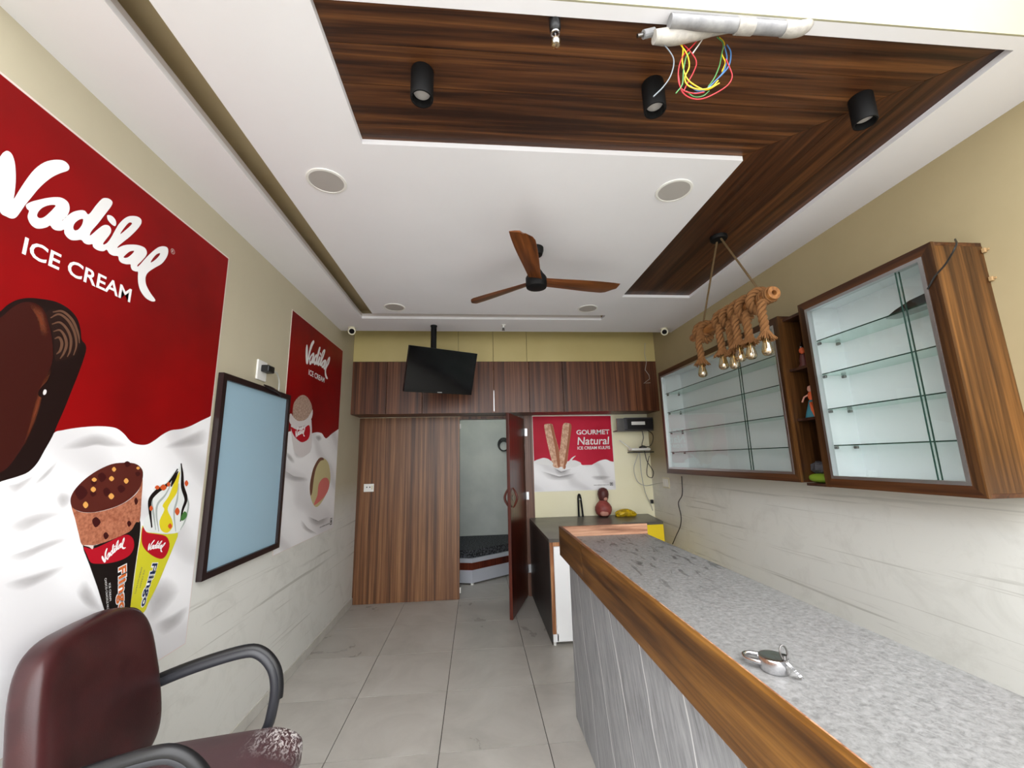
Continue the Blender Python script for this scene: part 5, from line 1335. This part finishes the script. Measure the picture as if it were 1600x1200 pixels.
MB().lathe([(0.045, 0), (0.058, 0.03), (0.066, 0.075), (0.062, 0.11), (0.045, 0.14), (0.015, 0.153), (0.002, 0.154)], (1.725, 0.575, ZT + 0.18), seg=28).build('upper_lobe', 'clay_dark', gd, smooth=True)
MB().sq((1.735, 0.522, ZT + 0.205), 0.022, 0.012, 0.02, 0.8, 0.8, 'z', 16, 8).build('pale_patch', 'clay_pale', gd, smooth=True)
MB().sq((1.70, 0.488, ZT + 0.045), 0.05, 0.025, 0.03, 0.8, 0.8, 'z', 20, 10).build('pale_belly', 'clay_pale', gd, smooth=True)
yg = thing('yellow_bag', 'crumpled yellow plastic bag at the rear of the dark counter', 'bag', (1.97, 0.55, ZT))
rn = random.Random(11)
def crmp(p):
    k = 1 + rn.uniform(-0.10, 0.10); return V(p.x * k, p.y * k, max(p.z * k - abs(p.x) * 0.15, -0.04))
MB().sq((1.97, 0.53, ZT + 0.04), 0.125, 0.06, 0.045, 0.9, 0.8, 'z', 26, 12, fn=crmp).build('bag_body', 'yellow_bag', yg)
MB().tube(smooth_path([(1.92, 0.48, ZT + 0.06), (1.95, 0.47, ZT + 0.085), (1.99, 0.475, ZT + 0.075), (2.02, 0.48, ZT + 0.05)], 4), 0.006, 8).build('knot', 'yellow_bag', yg, smooth=True)

# DVR on a bracket, router on a small shelf
dv_ = thing('video_recorder', 'dark grey recorder box on a bracket high on the back wall', 'recorder', (2.16, 0.56, 1.86))
MB().box(2.02, 2.375, 0.47, 0.655, 1.875, 2.025, 0.006).build('case', 'grey_plastic', dv_)
MB().box(2.045, 2.372, 0.464, 0.472, 1.885, 2.01, 0.003).build('front', 'black_plastic', dv_)
MB().box(2.10, 2.27, 0.461, 0.466, 1.935, 1.975, 0.001).build('display', 'white_plastic', dv_)
MB().box(1.93, 2.02, 0.50, 0.515, 1.865, 2.02).box(1.93, 2.38, 0.49, YB - 0.001, 1.862, 1.874).build('bracket', 'steel_dark', dv_)
rt_ = thing('router', 'white router with one antenna on a small shelf below the recorder', 'router', (2.22, 0.58, 1.64))
MB().box(2.10, 2.37, 0.50, YB - 0.001, 1.60, 1.612).build('shelf', 'black_plastic', rt_)
MB().box(2.09, 2.33, 0.50, 0.62, 1.625, 1.655, 0.006).build('case', 'white_plastic', rt_)
MB().cyl((2.11, 0.58, 1.655), (1.97, 0.56, 1.755), 0.006, seg=10).build('antenna', 'white_plastic', rt_)
MB().lathe([(0.045, 0), (0.045, 0.015), (0.02, 0.03), (0.002, 0.032)], (2.26, 0.56, 1.655), seg=20).build('power_brick', 'black_plastic', rt_, smooth=True)
for mt, lab, pts in (
    ('wire_black', 'black cable looping from recorder down to the router', [(2.30, 0.48, 1.87), (2.37, 0.50, 1.82), (2.375, 0.52, 1.74), (2.34, 0.53, 1.68), (2.29, 0.54, 1.67)]),
    ('wire_black', 'dark looped cable hanging below the router', [(2.25, 0.50, 1.62), (2.27, 0.50, 1.50), (2.32, 0.51, 1.42), (2.35, 0.52, 1.36), (2.32, 0.51, 1.30), (2.26, 0.50, 1.33), (2.27, 0.50, 1.44), (2.31, 0.51, 1.56)]),
    ('wire_pale', 'grey cable running from router down into the corner', [(2.20, 0.53, 1.60), (2.21, 0.55, 1.35), (2.26, 0.60, 1.12), (2.33, 0.63, 0.98), (2.355, 0.645, 0.90)]),
    ('wire_pale', 'pale thin cable drooping to the switch plate', [(2.19, 0.53, 1.60), (2.13, 0.57, 1.42), (2.17, 0.60, 1.26), (2.28, 0.62, 1.20), (2.37, 0.50, 1.23), (2.382, 0.34, 1.25)]),
    ('wire_black', 'short dark lead hanging behind the recorder', [(2.24, 0.50, 1.87), (2.25, 0.50, 1.78), (2.23, 0.51, 1.70), (2.25, 0.53, 1.66)]),
    ('wire_black', 'dark cable dropping down the wall below the far glass cabinet', [(2.384, -0.09948, 1.338), (2.384, -0.07591, 1.152), (2.384, 0.02825, 1.05), (2.384, -0.002137, 0.9207), (2.384, 0.03379, 0.8107), (2.384, 0.1591, 0.6843), (2.384, 0.2529, 0.5864)])):
    o = MB().tube(smooth_path(pts, 6), 0.0045, 6).build('cable', mt, loc=tuple(pts[0]), smooth=True)
    tag(o, lab, 'cable', 'loose cables at the back right corner')
MB_ = MB().box(2.335, 2.365, 0.62, 0.65, 0.985, 1.03, 0.004)
tag(MB_.build('cable_plug', 'black_plastic', loc=(2.35, 0.635, 0.985)), 'small black plug on the cable in the corner', 'plug')
sw = thing('switch_plate', 'small grey switch plate on the right wall under the far cabinet', 'switch', (XR, 0.28, 1.25))
MB().box(XR - 0.012, XR, 0.20, 0.36, 1.19, 1.31, 0.003).build('plate', 'cream_plastic', sw)
for k in range(2):
    MB().box(XR - 0.016, XR - 0.011, 0.215 + k * 0.07, 0.275 + k * 0.07, 1.205, 1.295, 0.002).build('rocker', 'white_plastic', sw)
# thin string on the loft cabinet door
st = MB().tube([tuple(p) for p in [(2.273, 0.272, 2.916), (2.254, 0.272, 2.787), (2.269, 0.272, 2.675), (2.245, 0.272, 2.58), (2.287, 0.272, 2.516), (2.291, 0.272, 2.469), (2.215, 0.272, 2.415), (2.295, 0.272, 2.422)]], 0.003, 6)
tag(st.build('string', 'wire_pale', loc=(2.3, 0.272, 2.6)), 'pale zigzag string hanging on the right end of the loft cabinet', 'string')

# ------------------------------------------------------------------ armchair in the foreground
ch = thing('office_chair', 'maroon leather armchair with black arms in the left foreground', 'chair', (-0.75, -2.71, 0), math.radians(9))
def seatfn(p): return V(p.x, p.y, p.z + 0.012 * math.cos(p.y / 0.25 * PI / 2) - (0.03 * max(0, p.x - 0.18) / 0.12 if p.x > 0.18 else 0))
se = MB().sq((0.02, 0, 0.49), 0.30, 0.26, 0.055, 0.45, 0.32, 'z', 56, 20, fn=seatfn).build('seat', 'leather_worn', ch, local=True, smooth=True)
def backfn(p): return V(p.x - (p.z + 0.26) * 0.20 + 0.35 * p.y * p.y, p.y * (1 - 0.10 * max(0, p.z) / 0.26), p.z)
bk = MB().sq((-0.235, -0.026, 0.80), 0.06, 0.276, 0.265, 0.5, 0.46, 'x', 60, 22, fn=backfn).build('backrest', 'leather', ch, local=True, smooth=True)
pp_ = []
for i in range(60):
    om = 2 * PI * i / 60
    a_ = math.copysign(abs(math.cos(om)) ** 0.42, math.cos(om)) * 0.236; b_ = math.copysign(abs(math.sin(om)) ** 0.42, math.sin(om)) * 0.256
    q = backfn(V(0.030, a_, b_)); pp_.append(q + V(-0.235, 0, 0.80))
MB().tube(pp_, 0.0035, 6, closed=True).build('piping', 'leather', bk, smooth=True, local=True)
for zz in (0.70, 0.66):
    MB().tube([backfn(V(0.0545, y_, zz - 0.80)) + V(-0.235, 0, 0.80) for y_ in [-0.2 + 0.4 * k / 16 for k in range(17)]], 0.002, 5).build('seam', 'leather', bk, smooth=True, local=True)
def arm(sg):
    pts = smooth_path([(-0.30, 0.27, 0.70), (-0.257, 0.294, 0.722), (-0.12, 0.305, 0.760), (0.035, 0.312, 0.787), (0.10, 0.311, 0.775), (0.152, 0.306, 0.72), (0.172, 0.302, 0.65), (0.168, 0.30, 0.57), (0.145, 0.295, 0.49), (0.06, 0.28, 0.445), (0.0, 0.22, 0.435)], 5)
    pts = [V(p.x, p.y * sg, p.z) for p in pts]
    a_ = MB().tube(pts, 0.021, 14, sy=0.75).build('armrest', 'arm_plastic', ch, local=True, smooth=True)
    # raised outer pad
    out_ = []
    for i, p in enumerate(pts[2:34]):
        j = i + 2; t = (pts[j + 1] - pts[j - 1]).normalized(); n_ = V(0, 1, 0).cross(t) * -1
        n_ = V(-t.z, 0, t.x)
        out_.append(p + n_ * 0.013 + V(0, 0.006 * sg, 0))
    MB().tube(out_, 0.017, 12, sy=0.8).build('arm_pad', 'black_plastic', a_, local=True, smooth=True)
arm(1); arm(-1)
MB().box(-0.16, 0.16, -0.22, 0.22, 0.415, 0.437, 0.004).build('seat_plate', 'black_metal', ch, local=True)
MB().box(-0.30, -0.14, -0.035, 0.035, 0.42, 0.432).box(-0.315, -0.295, -0.035, 0.035, 0.425, 0.66).build('back_bracket', 'black_metal', ch, local=True)
MB().cyl((0, 0, 0.42), (0, 0, 0.22), 0.022, seg=18).cyl((0, 0, 0.24), (0, 0, 0.08), 0.032, seg=18).build('gas_column', 'black_metal', ch, local=True, smooth=True)
for k in range(5):
    a_ = 2 * PI * k / 5 + 0.3
    c_, s_ = math.cos(a_), math.sin(a_)
    lg = MB().tube([(0.02 * c_, 0.02 * s_, 0.115), (0.16 * c_, 0.16 * s_, 0.10), (0.29 * c_, 0.29 * s_, 0.075)], [0.026, 0.022, 0.016], 10).build('base_leg', 'black_plastic', ch, local=True, smooth=True)
    MB().cyl((0.28 * c_ - 0.012 * s_, 0.28 * s_ + 0.012 * c_, 0.027), (0.28 * c_ + 0.012 * s_, 0.28 * s_ - 0.012 * c_, 0.027), 0.0265, seg=18).cyl((0.285 * c_, 0.285 * s_, 0.03), (0.285 * c_, 0.285 * s_, 0.08), 0.008, seg=10).build('castor', 'black_plastic', lg, local=True, smooth=True)
